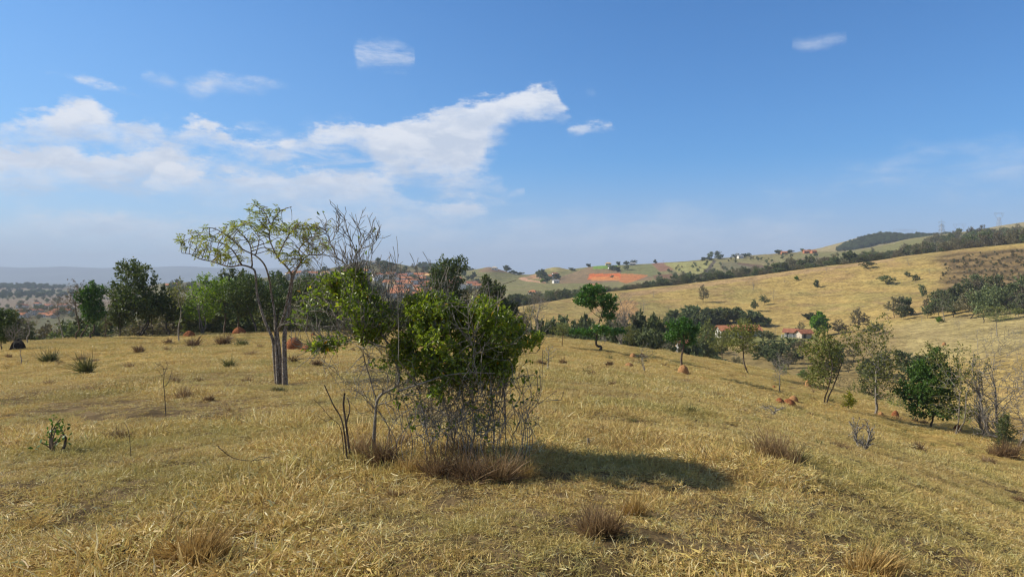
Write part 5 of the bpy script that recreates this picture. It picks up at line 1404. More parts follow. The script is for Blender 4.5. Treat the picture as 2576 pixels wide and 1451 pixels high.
# ---------------------------------------------------------------- distant trees: a few grown kinds, every tree an object
def far_mesh(kind, seed, H=8.0, W=7.0, crown=.8, att=.3, stems=1, flat=0, size=None, mat=None, per=None):
    g = np.random.default_rng(seed)
    t = grow_tree('far_kit', 'x', 'x', (0, 0, 0), H, W, kind, seed, stems, crown, 0, flat, att=att, nlobes=6)
    kids = {c.name.split('.')[0]: c for c in t.children}
    Vs, Fs, mi, tint, mats, off = [], [], [], [], [], 0
    for k in ('trunk', 'crown'):
        if k not in kids: continue
        me = kids[k].data; nv = len(me.vertices); v = np.zeros(nv * 3); me.vertices.foreach_get('co', v)
        f = np.zeros(len(me.loops), int); me.loops.foreach_get('vertex_index', f)
        f = f.reshape(-1, 4)
        if k == 'trunk': v = v.reshape(-1, 3)
        else: v = v.reshape(-1, 3)
        tn = np.zeros(nv)
        if 'tint' in me.attributes: me.attributes['tint'].data.foreach_get('value', tn)
        Vs.append(v); Fs.append(f + off); mi += [len(mats)] * len(f); tint.append(tn); off += nv
        mats.append(M[mat] if (mat and k == 'crown') else me.materials[0])
    for c in list(t.children): bpy.data.objects.remove(c)
    bpy.data.objects.remove(t)
    return mesh_np('far_' + kind, np.vstack(Vs), np.vstack(Fs), mats, mi, {'tint': np.concatenate(tint)})
LEAFK['fdense'] = ('leaf_far', 'bark_dark', 12, 2.4, 560, 1.0)
LEAFK['folive'] = ('leaf_far', 'bark_dark', 7, 2.0, 620, .9)
LEAFK['fbrown'] = ('leaf_far_brown', 'bark_brown', 6, 1.7, 620, .8)
LEAFK['fbare'] = (None, 'bark_grey', 0, 1, 700, 0)
FK = {'dense': [far_mesh('fdense', 50 + i, 8, 8.5, .92, .30, 1) for i in range(4)],
      'olive': [far_mesh('folive', 60 + i, 8, 7.5, .85, .34, 1 + i % 2) for i in range(4)],
      'brown': [far_mesh('fbrown', 70 + i, 8, 7.5, .85, .34, 1 + i % 2) for i in range(4)],
      'bare': [far_mesh('fbare', 80 + i, 8, 8, .82, .36, 1) for i in range(3)],
      'bush': [far_mesh('fdense', 90 + i, 4, 6, .97, .22, 3) for i in range(3)],
      'green': [far_mesh('fdense', 95 + i, 8, 7, .85, .30, 1, mat='leaf_bright') for i in range(2)]}
FH = {'dense': 8, 'olive': 8, 'brown': 8, 'bare': 8, 'bush': 4, 'green': 8}
FW = {'dense': 8.5, 'olive': 7.5, 'brown': 7.5, 'bare': 8, 'bush': 6, 'green': 7}
fg = np.random.default_rng(77)
def ftree(p, H, kind, label, group=None, W=None, name='tree', cat='tree'):
    o = bpy.data.objects.new(name, FK[kind][fg.integers(len(FK[kind]))]); COL.objects.link(o)
    s = H / FH[kind]; sx = s if W is None else W / FW[kind]
    o.location = (float(p[0]), float(p[1]), G(p[0], p[1])); o.scale = (sx, sx, s); o.rotation_euler = (0, 0, fg.uniform(0, 6.28))
    return tag(o, label, cat, group)
def ftop(dx, top, r, kind, label, group=None, w=None, **kw):
    """tree at distance r whose top shows on row top"""
    p = onground(dx, r); _, v = pix(p); s = p[1] / FPX
    return ftree(p, max(1.0, (float(v[0]) - top) * s), kind, label, group, None if w is None else w * s, **kw)
def pick(c): return c[fg.integers(len(c))]

# tree line behind the crest of the golden hill
crest = lambda x: np.interp(x, [1300, 1400, 1550, 1700, 1800, 1900, 2050, 2200, 2300, 2400, 2576, 3000], [310, 330, 380, 390, 400, 410, 420, 425, 430, 430, 430, 430])
ctop = lambda x: np.interp(x, [1500, 1560, 1640, 1700, 1800, 1900, 2000, 2100, 2200, 2240, 2300, 2400, 2500, 2650], [738, 722, 708, 694, 684, 670, 656, 641, 634, 638, 612, 598, 584, 568])
for i in range(84):
    dx = 1500 + (2660 - 1500) * (i + fg.uniform(0, 1)) / 84
    r = crest(dx) + 6 + (i % 3) * 11 + fg.uniform(0, 8)
    zone = 'left half' if dx < 1900 else 'middle' if dx < 2240 else 'right end'
    k = pick(['olive', 'olive', 'brown', 'dense', 'brown'] if dx < 2240 else ['brown', 'brown', 'olive', 'bare'])
    if 2225 < dx < 2262 and i % 2: continue
    ftop(dx, ctop(dx) + fg.normal(4, 6) + (i % 3 == 0) * 6, r, k, {'dense': 'dark', 'olive': 'dark olive', 'brown': 'brown', 'bare': 'leafless'}[k] + ' tree in the %s of the crest tree line' % zone, 'trees lining the crest of the golden hill', w=fg.uniform(34, 50))
# dark grove above the farm
for i, (dx, dy, top, w) in enumerate([(1690, 822, 788, 50), (1715, 828, 776, 60), (1745, 818, 771, 66), (1772, 828, 779, 60), (1800, 815, 775, 62), (1828, 826, 780, 60), (1852, 812, 774, 60), (1880, 818, 780, 56), (1905, 820, 790, 50), (1925, 822, 800, 40), (1760, 838, 795, 52), (1735, 842, 800, 50), (1700, 838, 800, 44), (1655, 840, 812, 40)]):
    p = hit(dx, dy, 200, 420); s = p[1] / FPX
    ftree(p, (dy - top) * s * 1.05, 'dense', 'dark rounded tree of the dense grove behind the long white farm building', 'dark grove behind the farm building', w * s * 1.15)
# wood in the hollow at the right
poly = [(2195, 812), (2225, 792), (2300, 792), (2385, 765), (2440, 738), (2520, 745), (2600, 750), (2650, 800), (2480, 812), (2400, 815), (2300, 818)]
n = 0
while n < 54:
    dx, dy = fg.uniform(2190, 2650), fg.uniform(705, 818)
    if not inpoly(np.array([dx]), np.array([dy]), poly)[0]: continue
    p = hit(dx, dy, 190, 440); k = pick(['dense', 'dense', 'olive', 'olive', 'brown', 'bare'])
    ftree(p, fg.uniform(3.5, 8.5), k, {'dense': 'dark green', 'olive': 'olive', 'brown': 'brown', 'bare': 'leafless'}[k] + ' tree of the wood in the hollow at the right', 'trees of the hollow at the right'); n += 1
# dark thicket below the brow, centre right
for i, (dx, top, w, r, k) in enumerate([(1330, 812, 40, 120, 'olive'), (1360, 806, 46, 135, 'dense'), (1392, 800, 50, 140, 'dense'), (1425, 790, 52, 150, 'dense'), (1446, 800, 46, 130, 'olive'), (1470, 788, 50, 150, 'dense'), (1536, 800, 52, 130, 'dense'), (1548, 775, 50, 150, 'brown'), (1590, 786, 60, 125, 'dense'), (1612, 780, 60, 135, 'dense'), (1640, 790, 60, 125, 'dense'), (1660, 800, 60, 140, 'dense'), (1672, 826, 46, 118, 'olive'), (1700, 822, 44, 130, 'brown'), (1745, 848, 46, 130, 'dense'), (1760, 832, 40, 150, 'olive'), (1625, 830, 60, 112, 'dense'), (1600, 832, 50, 110, 'dense'), (1500, 812, 44, 120, 'dense'), (1566, 812, 44, 112, 'dense')]):
    ftop(dx, top, r, k, {'dense': 'dark', 'olive': 'olive', 'brown': 'brown'}[k] + ' crown of the thicket below the brow, left of the farm', 'thicket below the brow', w=w * 1.9)
# wooded slope behind the left grove
for i in range(60):
    dx = -60 + 1350 * (i + fg.uniform(0, 1)) / 60; r = fg.uniform(98, 150)
    top = np.interp(dx, [-60, 60, 330, 420, 900, 1290], [806, 800, 786, 758, 752, 772]) + fg.normal(6, 9)
    k = pick(['dense', 'olive', 'brown', 'brown', 'bare'] if dx < 330 else ['dense', 'olive', 'olive', 'brown', 'brown'])
    zone = 'behind the left end of the field' if dx < 330 else 'behind the left grove' if dx < 700 else 'behind the grey tree and the shrub'
    ftop(dx, top, r, k, {'dense': 'dark', 'olive': 'olive', 'brown': 'brown', 'bare': 'leafless'}[k] + ' crown in the wooded slope ' + zone, 'wooded slope behind the left grove', w=fg.uniform(100, 150))
# scrub in the gully
for i in range(44):
    dx = fg.uniform(1760, 2330); dy = np.interp(dx, [1760, 2330], [872, 915]) + fg.uniform(0, 60)
    p = hit(dx, dy, 95, 260)
    k = pick(['bush', 'bush', 'brown', 'olive', 'bare'])
    ftree(p, fg.uniform(1.6, 3.6), k, {'bush': 'dark', 'olive': 'olive', 'brown': 'brown', 'bare': 'leafless'}[k] + ' scrub bush in the brown gully below the farm', 'scrub of the gully', name='bush', cat='bush')
# single trees on the golden hill
for dx, dy, top, w, k, lb in [
 (1769, 761, 714, 34, 'brown', 'brown leafless tree alone on the golden slope, left of the gnarled one'), (1895, 729, 698, 66, 'bare', 'gnarled dark wide-branched tree near the crest of the golden slope'), (1945, 755, 724, 42, 'bare', 'fan-shaped leafless tree on the golden slope below the gnarled one'),
 (1922, 767, 742, 26, 'olive', 'small leaning green tree left of the fan-shaped tree'), (1897, 784, 752, 22, 'olive', 'slim olive tree lowest on the golden slope'), (2055, 724, 704, 18, 'dense', 'little dark green tree in the middle of the golden slope'), (2061, 722, 697, 12, 'bare', 'faint leafless tree beside the little dark green tree'),
 (1645, 748, 726, 40, 'bare', 'leafless tree at the left end of the golden slope'), (1681, 784, 762, 22, 'bare', 'tiny leafless tree low at the left of the golden slope'), (2003, 706, 694, 12, 'green', 'tiny bright green bush high on the golden slope'), (1975, 712, 700, 26, 'bare', 'fallen dark branchy tree high on the golden slope'),
 (2228, 717, 692, 42, 'olive', 'wide olive bush-tree in the middle of the golden slope'), (2282, 696, 684, 18, 'bush', 'small dark bush on the golden slope, upper of two'), (2301, 706, 692, 22, 'bush', 'grey green bush on the golden slope, lower of two'), (2287, 668, 645, 46, 'bare', 'wide leafless bush just below the crest of the golden hill'),
 (2183, 675, 657, 40, 'olive', 'pale olive bush just below the crest of the golden hill'), (2080, 683, 664, 22, 'bare', 'twiggy bush at the crest of the golden hill'), (2322, 755, 714, 20, 'sparse' if 0 else 'olive', 'thin tall tree at the edge of the hollow wood'), (2340, 690, 672, 26, 'bare', 'faint twiggy bush near the scrubby flank of the golden hill'),
 (2128, 689, 680, 12, 'bare', 'very small twiggy bush high on the golden slope'), (1500, 790, 768, 30, 'bare', 'leafless tree on the left foot of the golden slope'), (1471, 768, 755, 10, 'green', 'tiny green sapling on the crest of the left golden spur'), (1620, 790, 740, 40, 'bare', 'pale leafless tree beside the bare orange bank'), (1548, 780, 748, 24, 'bare', 'twiggy tree left of the bare orange bank'),
 (2060, 848, 781, 54, 'green', 'bright green tree right of the small farm sheds'), (2045, 812, 786, 50, 'dense', 'dark bush above the bright green tree'), (2160, 832, 773, 60, 'brown', 'dark brown domed tree right of the bright green tree'), (2110, 840, 800, 56, 'brown', 'brown tree between the bright green and the domed tree'), (2200, 842, 812, 50, 'olive', 'olive bush right of the dark brown domed tree'),
 (2363, 812, 797, 22, 'green', 'bright green bush at the foot of the hollow wood'), (2015, 846, 806, 36, 'brown', 'thin brown tree behind the small farm sheds'), (1950, 846, 808, 24, 'bare', 'small bare tree between farm building and sheds'), (1925, 858, 830, 56, 'olive', 'grey green bush in front of the right end of the farm building'), (1832, 862, 828, 46, 'olive', 'olive bush hiding the middle of the farm building'), (1880, 862, 834, 52, 'brown', 'brown bush in front of the farm building'), (1806, 864, 836, 36, 'bare', 'bare bush at the left gable of the farm building'), (2008, 862, 834, 44, 'bare', 'twiggy tree in front of the small farm sheds'),
 (1990, 880, 850, 60, 'bush', 'grey scrub bush below the small farm sheds'), (2020, 885, 852, 54, 'brown', 'brown scrub bush below the small farm sheds')]:
    p = hit(dx, dy, 140 if dy > 800 else 180, 440); s = p[1] / FPX
    ftree(p, (dy - top) * s, k, lb, None, w * s)
# single trees on the skyline and the far slopes
for dx, dy, top, w, k, lb in [
 (1788, 652, 634, 16, 'olive', 'left tall-crowned tree of the pair on the skyline above the dark track'), (1804, 652, 632, 16, 'olive', 'right tall-crowned tree of the pair on the skyline above the dark track'), (1812, 653, 641, 18, 'dense', 'dark round tree at the right foot of the skyline pair'), (1784, 656, 646, 20, 'dense', 'dark round tree at the left foot of the skyline pair'), (1768, 656, 648, 16, 'dense', 'low dark tree left of the skyline pair'),
 (1648, 664, 653, 9, 'dense', 'conical dark tree on the skyline above the ploughed brown field'), (1669, 661, 653, 8, 'bare', 'faint leafless tree on the skyline right of the conical one'), (1512, 668, 656, 14, 'brown', 'reddish tree beside the tan roofed hill house'), (1521, 668, 658, 12, 'brown', 'second reddish tree beside the tan roofed hill house'),
 (1555, 668, 659, 12, 'dense', 'dark tree on the skyline right of the tan roofed house'), (1575, 667, 657, 16, 'dense', 'round dark tree on the skyline left of the umbrella-crowned one'), (1592, 667, 655, 22, 'olive', 'umbrella-crowned tree on the skyline above the far field'), (1615, 664, 656, 14, 'olive', 'small tree on the skyline between umbrella-crowned and conical tree'), (1480, 672, 664, 14, 'dense', 'dark tree beside the grey hill house'),
 (1848, 650, 640, 16, 'olive', 'tree left of the pale walled hut on the skyline'), (1856, 650, 638, 14, 'brown', 'brown tree just left of the pale walled hut'), (1874, 648, 638, 18, 'dense', 'dark low trees right of the pale walled hut'), (1884, 647, 637, 10, 'olive', 'pointed tree right of the pale walled hut'), (1911, 644, 638, 8, 'bare', 'lone small tree on the skyline ridge'), (1925, 643, 636, 14, 'bare', 'low spreading leafless tree on the skyline ridge'),
 (1958, 640, 629, 20, 'dense', 'flat-crowned dark tree on the skyline by the red brick works'), (1986, 638, 629, 22, 'dense', 'broad dark tree on the skyline right of the red brick works'), (2020, 636, 626, 14, 'olive', 'round tree on the skyline at the foot of the far hill'), (2036, 634, 627, 10, 'olive', 'small flat tree on the skyline at the foot of the far hill'),
 (1365, 704, 678, 26, 'dense', 'tall dark eucalyptus-like tree left of the red roofed hill house'), (1356, 700, 680, 18, 'dense', 'dark tree at the left side of the tall dark one'), (1376, 712, 694, 22, 'dense', 'dark tree below the red roofed hill house'), (1398, 704, 690, 24, 'dense', 'dark tree right of the red roofed hill house'), (1366, 712, 702, 16, 'green', 'green bush below the tall dark tree'),
 (1262, 676, 662, 10, 'dense', 'tree on the small hill by the white hilltop house'), (1275, 684, 668, 24, 'dense', 'dark leafy tree right of the white hilltop house'), (1292, 690, 680, 22, 'dense', 'dark low tree on the right side of the small hill'), (1318, 692, 682, 12, 'bare', 'leafless tree in the gap between the two small hills'), (1308, 692, 685, 20, 'dense', 'dark low trees in the gap between the two small hills'),
 (1395, 672, 664, 12, 'bare', 'thin tree on top of the small golden hill'), (1410, 670, 663, 14, 'bare', 'twiggy tree on top of the small golden hill'), (1180, 686, 672, 12, 'bare', 'thin pale tree at the left foot of the cone-shaped hill'), (1196, 682, 672, 12, 'bare', 'thin pale tree on the left flank of the cone-shaped hill'),
 (1540, 680, 668, 26, 'dense', 'dark clump of garden trees right of the green lawn'), (1552, 684, 672, 20, 'dense', 'dark garden tree at the right end of the green lawn'), (1577, 680, 668, 16, 'olive', 'small olive tree on the far field'), (1440, 684, 674, 20, 'olive', 'bush on the slope left of the red earth cut'), (1540, 700, 692, 10, 'olive', 'small tree growing in the red earth cut'),
 (951, 664, 648, 12, 'dense', 'palm-like tree on the town hill'), (938, 664, 646, 8, 'bare', 'tall thin palm on the town hill'), (965, 668, 656, 34, 'dense', 'dark wood patch on the right shoulder of the town hill'), (985, 672, 660, 30, 'dense', 'dark trees below the top of the town hill'), (915, 666, 654, 22, 'dense', 'trees on the top of the town hill'), (972, 684, 668, 40, 'dense', 'large dark tree mass above the town')]:
    p = hit(dx, dy, 480, 1150); s = p[1] / FPX
    ftree(p, max(2, (dy - top) * s * 1.1), k, lb, None, w * s * 1.1)
# far woods that read as one mass
def woodland(name, polyd, rmin, rmax, n, H, label, kinds=None):
    pts = []
    xs = [p[0] for p in polyd]; ys = [p[1] for p in polyd]
    while len(pts) < n:
        dx, dy = fg.uniform(min(xs), max(xs)), fg.uniform(min(ys), max(ys))
        if inpoly(np.array([dx]), np.array([dy]), polyd)[0]: pts.append(hit(dx, dy, rmin, rmax))
    pts = np.array(pts); pts[:, 2] = ground(pts[:, 0], pts[:, 1])
    rot = np.zeros((n, 3)); rot[:, 2] = fg.uniform(0, 6.28, n)
    kit = [bpy.data.objects.new('wood_kit.%03d' % i, m_) for i, m_ in enumerate(kinds or FK['dense'] + FK['olive'][:2])]
    scatter_stuff(name, pts, rot, fg.uniform(.75, 1.25, n) * H / 8, fg.integers(0, len(kit), n), kit, label, 'woodland')
woodland('far_woodland', [(2118, 622), (2165, 606), (2215, 594), (2330, 597), (2420, 596), (2400, 603), (2300, 606), (2210, 616), (2150, 634), (2100, 634)], 1150, 1700, 520, 7.5, 'dark forest covering the right flank of the far hill')
woodland('ridge_woodland', [(1040, 671), (1080, 670), (1120, 676), (1190, 684), (1190, 690), (1120, 684), (1060, 678)], 1180, 1500, 130, 8, 'dark forest along the ridge behind the town hill')
woodland('plain_woodland', [(-60, 738), (130, 734), (260, 732), (260, 744), (100, 750), (-60, 756)], 900, 2300, 150, 8, 'dark tree belts across the plain at the far left')
woodland('ridge_trees', [(-60, 724), (0, 718), (80, 716), (165, 722), (165, 728), (-60, 730)], 1900, 2600, 200, 7, 'wooded low ridge at the far left')
mixed = FK['brown'] + FK['olive'] + FK['bare']
woodland('slope_woodland', [(2260, 640), (2400, 616), (2576, 600), (2700, 594), (2700, 578), (2576, 586), (2470, 590), (2380, 600)], 560, 940, 90, 8, 'brown dark woodland on the slope above the golden hill at the right', mixed)
def band_wood(name, dx0, dx1, topf, rf, n, label, kinds):
    """trees whose tops reach a given row although their feet are hidden in the valley"""
    P = []; S = []
    for i in range(n):
        dx = fg.uniform(dx0, dx1); r = rf(dx); p = onground(dx, r); _, v = pix(p); s_ = p[1] / FPX
        P.append(p); S.append(min(16, max(3.0, (float(v[0]) - topf(dx)) * s_)) / 8)
    P = np.array(P); rot = np.zeros((n, 3)); rot[:, 2] = fg.uniform(0, 6.28, n)
    kit = [bpy.data.objects.new(name + '_kit.%03d' % i, m_) for i, m_ in enumerate(kinds)]
    scatter_stuff(name, P, rot, S, fg.integers(0, len(kit), n), kit, label, 'woodland')
band_wood('crest_woodland', 1500, 2680, lambda x: ctop(x) + fg.uniform(-5, 16), lambda x: crest(x) + 10 + 45 * fg.uniform(), 260, 'second rows of the tree belt behind the crest of the golden hill', FK['olive'] + FK['brown'] * 2 + FK['dense'][:2] + FK['bare'])
band_wood('valley_woodland', 1200, 1680, lambda x: np.interp(x, [1200, 1300, 1440, 1560, 1680], [752, 738, 720, 716, 702]) + fg.uniform(0, 26), lambda x: crest(max(x, 1300)) + 14 + 110 * fg.uniform() ** 1.3, 230, 'wood filling the valley behind the golden spur', FK['dense'] + FK['olive'] * 2 + FK['brown'])
woodland('hedge_scrub', [(1640, 712), (1680, 700), (1900, 682), (2250, 640), (2250, 652), (1900, 694), (1640, 712)], 470, 820, 110, 5, 'scrub and hedges on the slope just behind the tree line', FK['olive'] + FK['brown'] + FK['bush'])
woodland('flank_scrub', [(2360, 712), (2376, 660), (2430, 640), (2576, 630), (2660, 626), (2660, 745), (2500, 740)], 250, 440, 460, 1.3, 'low brown scrub striping the flank of the golden hill at the far right', FK['brown'] + FK['bush'] + FK['bare'])
woodland('slope_scrub', [(1650, 700), (1710, 664), (1800, 656), (2200, 628), (2200, 640), (1900, 672), (1700, 706)], 480, 960, 70, 3.6, 'small trees and bushes dotted over the far slope', FK['olive'] + FK['brown'] + FK['bush'])
woodland('town_greenery', [(430, 716), (640, 706), (900, 668), (1010, 672), (1230, 700), (1230, 745), (1010, 760), (640, 750), (430, 745)], 420, 1000, 300, 6, 'trees and bushes growing among the hillside town', FK['olive'] + FK['brown'] + FK['dense'])
woodland('plain_scrub', [(-60, 745), (420, 742), (420, 806), (-60, 806)], 380, 2000, 190, 5.5, 'trees and bushes spread over the plain and low town at the far left', FK['olive'] + FK['brown'] + FK['bare'])

# ---------------------------------------------------------------- houses, sheds and pylons
def box(V, F, x0, x1, y0, y1, z0, z1):
    b = len(V); V += [(x0, y0, z0), (x1, y0, z0), (x1, y1, z0), (x0, y1, z0), (x0, y0, z1), (x1, y0, z1), (x1, y1, z1), (x0, y1, z1)]
    F += [tuple(b + i for i in q) for q in ((0, 3, 2, 1), (4, 5, 6, 7), (0, 1, 5, 4), (1, 2, 6, 5), (2, 3, 7, 6), (3, 0, 4, 7))]
def py_mesh(name, V, F, mat):
    me = bpy.data.meshes.new(name); me.from_pydata([tuple(map(float, v)) for v in V], [], F); me.materials.append(mat); me.update(); return me
M['wall_white'] = plain_mat('wall_white', (0.70, 0.68, 0.63), 0.9, 0.1, 1.5, 0.12)
M['wall_cream'] = plain_mat('wall_cream', (0.55, 0.48, 0.38), 0.9, 0.1, 1.5, 0.12)
M['wall_grey'] = plain_mat('wall_grey', (0.34, 0.33, 0.32), 0.9, 0.1, 1.5, 0.15)
M['wall_brick'] = plain_mat('wall_brick', (0.42, 0.17, 0.09), 0.95, 0.05, 2, 0.2)
M['pane_dark'] = plain_mat('pane_dark', (0.03, 0.035, 0.045), 0.25, 0.5, 2, 0.1)
M['steel'] = plain_mat('steel', (0.33, 0.34, 0.36), 0.5, 0.5, 1, 0.1)
M['timber_white'] = plain_mat('timber_white', (0.7, 0.68, 0.62), 0.8, 0.1, 3, 0.1)
def tile_mat(name, a, b):
    m, t, o = new_mat(name); co = coords(t)
    wv = t.n('ShaderNodeTexWave', wave_type='BANDS', bands_direction='X'); t.link(co, wv.inputs['Vector']); wv.inputs['Scale'].default_value = 3.2
    n = t.noise(co, 1.4, 5, .7)
    c = t.mix(t.smooth(n, .3, .7), a, b)
    t.link(bsdf(t, c, .85, .1, bump(t, wv.outputs['Fac'], .5, .05)), o.inputs[0]); return m
M['tile_orange'] = tile_mat('tile_orange', (0.40, 0.15, 0.075), (0.56, 0.25, 0.13))
M['tile_old'] = tile_mat('tile_old', (0.26, 0.105, 0.07), (0.44, 0.19, 0.11))
M['tile_tan'] = tile_mat('tile_tan', (0.58, 0.36, 0.15), (0.68, 0.46, 0.22))
M['roof_grey'] = tile_mat('roof_grey', (0.28, 0.28, 0.29), (0.40, 0.39, 0.38))

def house(name, label, cat, w, d, h, rise, wall, roof, wins, loc=(0, 0, 0), rz=0.0, hip=False, over=0.45, group=None, doors=(), chimney=False):
    """gabled along x; wins / doors: (side, position along it, sill, width, height)"""
    t = thing(name, label, cat, loc, rz, group)
    V, F = [], []
    x, y = w / 2, d / 2
    V = [(-x, -y, -1.5), (x, -y, -1.5), (x, y, -1.5), (-x, y, -1.5), (-x, -y, h), (x, -y, h), (x, y, h), (-x, y, h)]
    F = [(0, 1, 5, 4), (1, 2, 6, 5), (2, 3, 7, 6), (3, 0, 4, 7)]
    if not hip:
        V += [(-x, 0, h + rise * .97), (x, 0, h + rise * .97)]; F += [(4, 8, 7), (5, 6, 9)]
    link('wall', py_mesh('wall', V, F, M[wall]), t)
    X, Y = x + over, y + over; e = h - over * rise / y * 1.0
    rx = 0 if not hip else min(X * .6, Y)
    th = 0.14
    top = [(-X, -Y, e + .03), (X, -Y, e + .03), (X, Y, e + .03), (-X, Y, e + .03), (-X + rx, 0, h + rise + .03), (X - rx, 0, h + rise + .03)]
    V = top + [(a, b, c + th) for a, b, c in top]
    F = [(1, 0, 4, 5), (3, 2, 5, 4), (6, 7, 11, 10), (8, 9, 10, 11), (0, 1, 7, 6), (2, 3, 9, 8), (0, 6, 10, 4), (4, 10, 9, 3), (1, 5, 11, 7), (5, 2, 8, 11)]
    rf = link('roof', py_mesh('roof', V, F, M[roof]), t)
    if chimney:
        V, F = [], []; box(V, F, x * .4, x * .4 + .7, -.35, .35, h, h + rise + .9); link('chimney', py_mesh('chimney', V, F, M[wall]), rf)
    for kind_, L in (('window', wins), ('door', doors)):
        for side, p, z, ww, hh in L:
            V, F = [], []
            if side in 'fb':
                q = -y if side == 'f' else y; box(V, F, p - ww / 2, p + ww / 2, q - .06, q + .06, z, z + hh)
            else:
                q = -x if side == 'l' else x; box(V, F, q - .06, q + .06, p - ww / 2, p + ww / 2, z, z + hh)
            link(kind_, py_mesh(kind_, V, F, M['pane_dark']), t)
    return t
def at_row(dx, dy, rmin, rmax=2000): return hit(dx, dy, rmin, rmax)

# the farm
p = at_row(1856, 846, 190, 300)
house('farm_building', 'long low white farm building with an orange tile roof', 'farm building', 13.0, 5.0, 2.1, 1.3, 'wall_white', 'tile_orange',
      [('f', -4.2, .8, .8, .8), ('f', 1.0, .8, .8, .8), ('l', 1.0, .8, .8, .8)], p, R(7), doors=[('l', -.7, 0.0, 1.3, 1.7), ('f', 3.4, .2, 1.1, 1.5), ('f', -1.8, 0.0, .9, 1.7)], over=.6)
p = at_row(1990, 848, 190, 300)
house('farm_shed', 'small white shed with an old reddish tile roof, left one of two', 'shed', 3.4, 3.2, 1.7, .8, 'wall_white', 'tile_old', [('f', .8, .7, .5, .5)], p, R(-28), doors=[('f', -.7, 0, .7, 1.5)], over=.6)
p = at_row(2022, 850, 190, 300)
house('farm_shed', 'small cream shed with an old tile roof, right one of two', 'shed', 3.2, 3.0, 1.6, .8, 'wall_cream', 'tile_old', [], p, R(10), doors=[('f', -.6, 0, .9, 1.7)], over=.6)
p = onground(1735, 175)
q = at(1735, 858, p[1])
house('farm_shed', 'low shed with a brown tile roof half hidden below the brow', 'shed', 5.2, 4, max(1.5, float(q[2] - p[2]) - .8), 1.0, 'wall_grey', 'tile_old', [], p, R(5), doors=[('f', 0, 0, 1.2, 1.8)])
t = thing('fence', 'short white rail fence right of the long farm building', 'fence', at_row(1966, 852, 190, 300), R(4))
for i in range(5):
    V, F = [], []; box(V, F, i * 1.1 - .07, i * 1.1 + .07, -.07, .07, -.3, 1.3); link('post', py_mesh('post', V, F, M['timber_white']), t)
for z in (.5, 1.05):
    V, F = [], []; box(V, F, -.1, 4.5, -.1, -.073, z, z + .16); link('rail', py_mesh('rail', V, F, M['timber_white']), t)
mound(1722, 872, 30, 10, 'sand', 'heap of yellow sand beside the farm track', rmin=140, rmax=260, name='sand_heap', cat='sand heap') if 'sand' in M else None

# single houses on the far hills
for dx, dy, w, wall, roof, hip, name, lb in [
 (1384, 700, 15, 'wall_white', 'tile_orange', False, 'house', 'white hill house with a red roof beside the tall dark tree'), (1396, 694, 13, 'wall_white', 'tile_old', False, 'house', 'dark red roofed house right behind the white hill house'), (1244, 679, 12, 'wall_white', 'wall_cream', True, 'house', 'white house on top of the small tree-clad hill'),
 (1466, 672, 13, 'wall_grey', 'roof_grey', False, 'house', 'grey house at the left end of the green lawn'), (1530, 668, 14, 'wall_cream', 'tile_tan', True, 'house', 'tan roofed house on the skyline above the green lawn'), (1537, 676, 10, 'wall_white', 'roof_grey', False, 'house', 'low white house in the garden trees by the green lawn'),
 (1862, 650, 11, 'wall_white', 'roof_grey', False, 'hut', 'pale walled hut on the skyline'), (1972, 640, 9, 'wall_brick', 'tile_orange', False, 'hut', 'brick hut between the two dark skyline trees'), (2028, 637, 9, 'wall_brick', 'tile_orange', False, 'hut', 'left brick building site hut on the ridge'), (2046, 637, 10, 'wall_brick', 'tile_orange', False, 'hut', 'right brick building site hut on the ridge'),
 (1398, 712, 10, 'wall_white', 'roof_grey', False, 'house', 'small white house lowest beside the tall dark tree'), (1340, 741, 13, 'wall_cream', 'tile_orange', True, 'house', 'orange roof in the wooded valley'), (920, 668, 12, 'wall_white', 'roof_grey', False, 'house', 'white house near the top of the town hill, left one'), (938, 666, 14, 'wall_white', 'roof_grey', False, 'house', 'white house near the top of the town hill, right one'),
 (424, 722, 11, 'wall_cream', 'tile_orange', False, 'house', 'pinkish house between the biggest dark tree and the bright green tree'), (440, 720, 9, 'wall_brick', 'tile_orange', False, 'house', 'reddish house right of the pinkish one'), (1592, 668, 10, 'wall_grey', 'roof_grey', False, 'house', 'grey house under the umbrella-crowned skyline tree')]:
    p = at_row(dx, dy, 470, 1150)
    ww = max(6.0, w * p[1] / FPX * (1.0 if dx > 1300 else 1.2)); hh = ww * .36
    house(name, lb, name, ww, ww * .7, hh, ww * .2, wall, roof, [('f', -ww * .25, hh * .35, ww * .14, hh * .4), ('f', ww * .2, hh * .35, ww * .14, hh * .4)], p, R(fg.uniform(-25, 25)), hip)

# the town on the hillside and the one on the plain: six kinds of house, copied
kinds = []
for i, (w, d, h, rs, wl, rf, hip) in enumerate([(9, 8, 3.2, 1.9, 'wall_white', 'tile_orange', False), (10, 8, 5.6, 1.8, 'wall_white', 'tile_orange', True), (8, 7, 3.0, 1.7, 'wall_cream', 'tile_orange', False), (11, 7, 3.2, 1.8, 'wall_white', 'tile_old', False), (8, 8, 6.0, .5, 'wall_grey', 'roof_grey', True), (9, 8, 5.8, 1.7, 'wall_cream', 'tile_tan', True)]):
    h2 = [('f', -w * .28, 1.0, 1.3, 1.2), ('f', w * .28, 1.0, 1.3, 1.2)] + ([('f', -w * .28, 3.8, 1.3, 1.1), ('f', w * .28, 3.8, 1.3, 1.1)] if h > 5 else [])
    kinds.append((house('house', '', 'house', w, d, h, rs, wl, rf, h2, (0, 0, 0), 0, hip, doors=[('f', 0, 0, 1.1, 2.1)]), ['white gabled house with orange tiles', 'tall white house with hipped orange roof', 'cream house with orange tiles', 'wide white house with dark red tiles', 'grey flat-topped house', 'tall cream house with tan roof'][i]))
first = [True] * 6
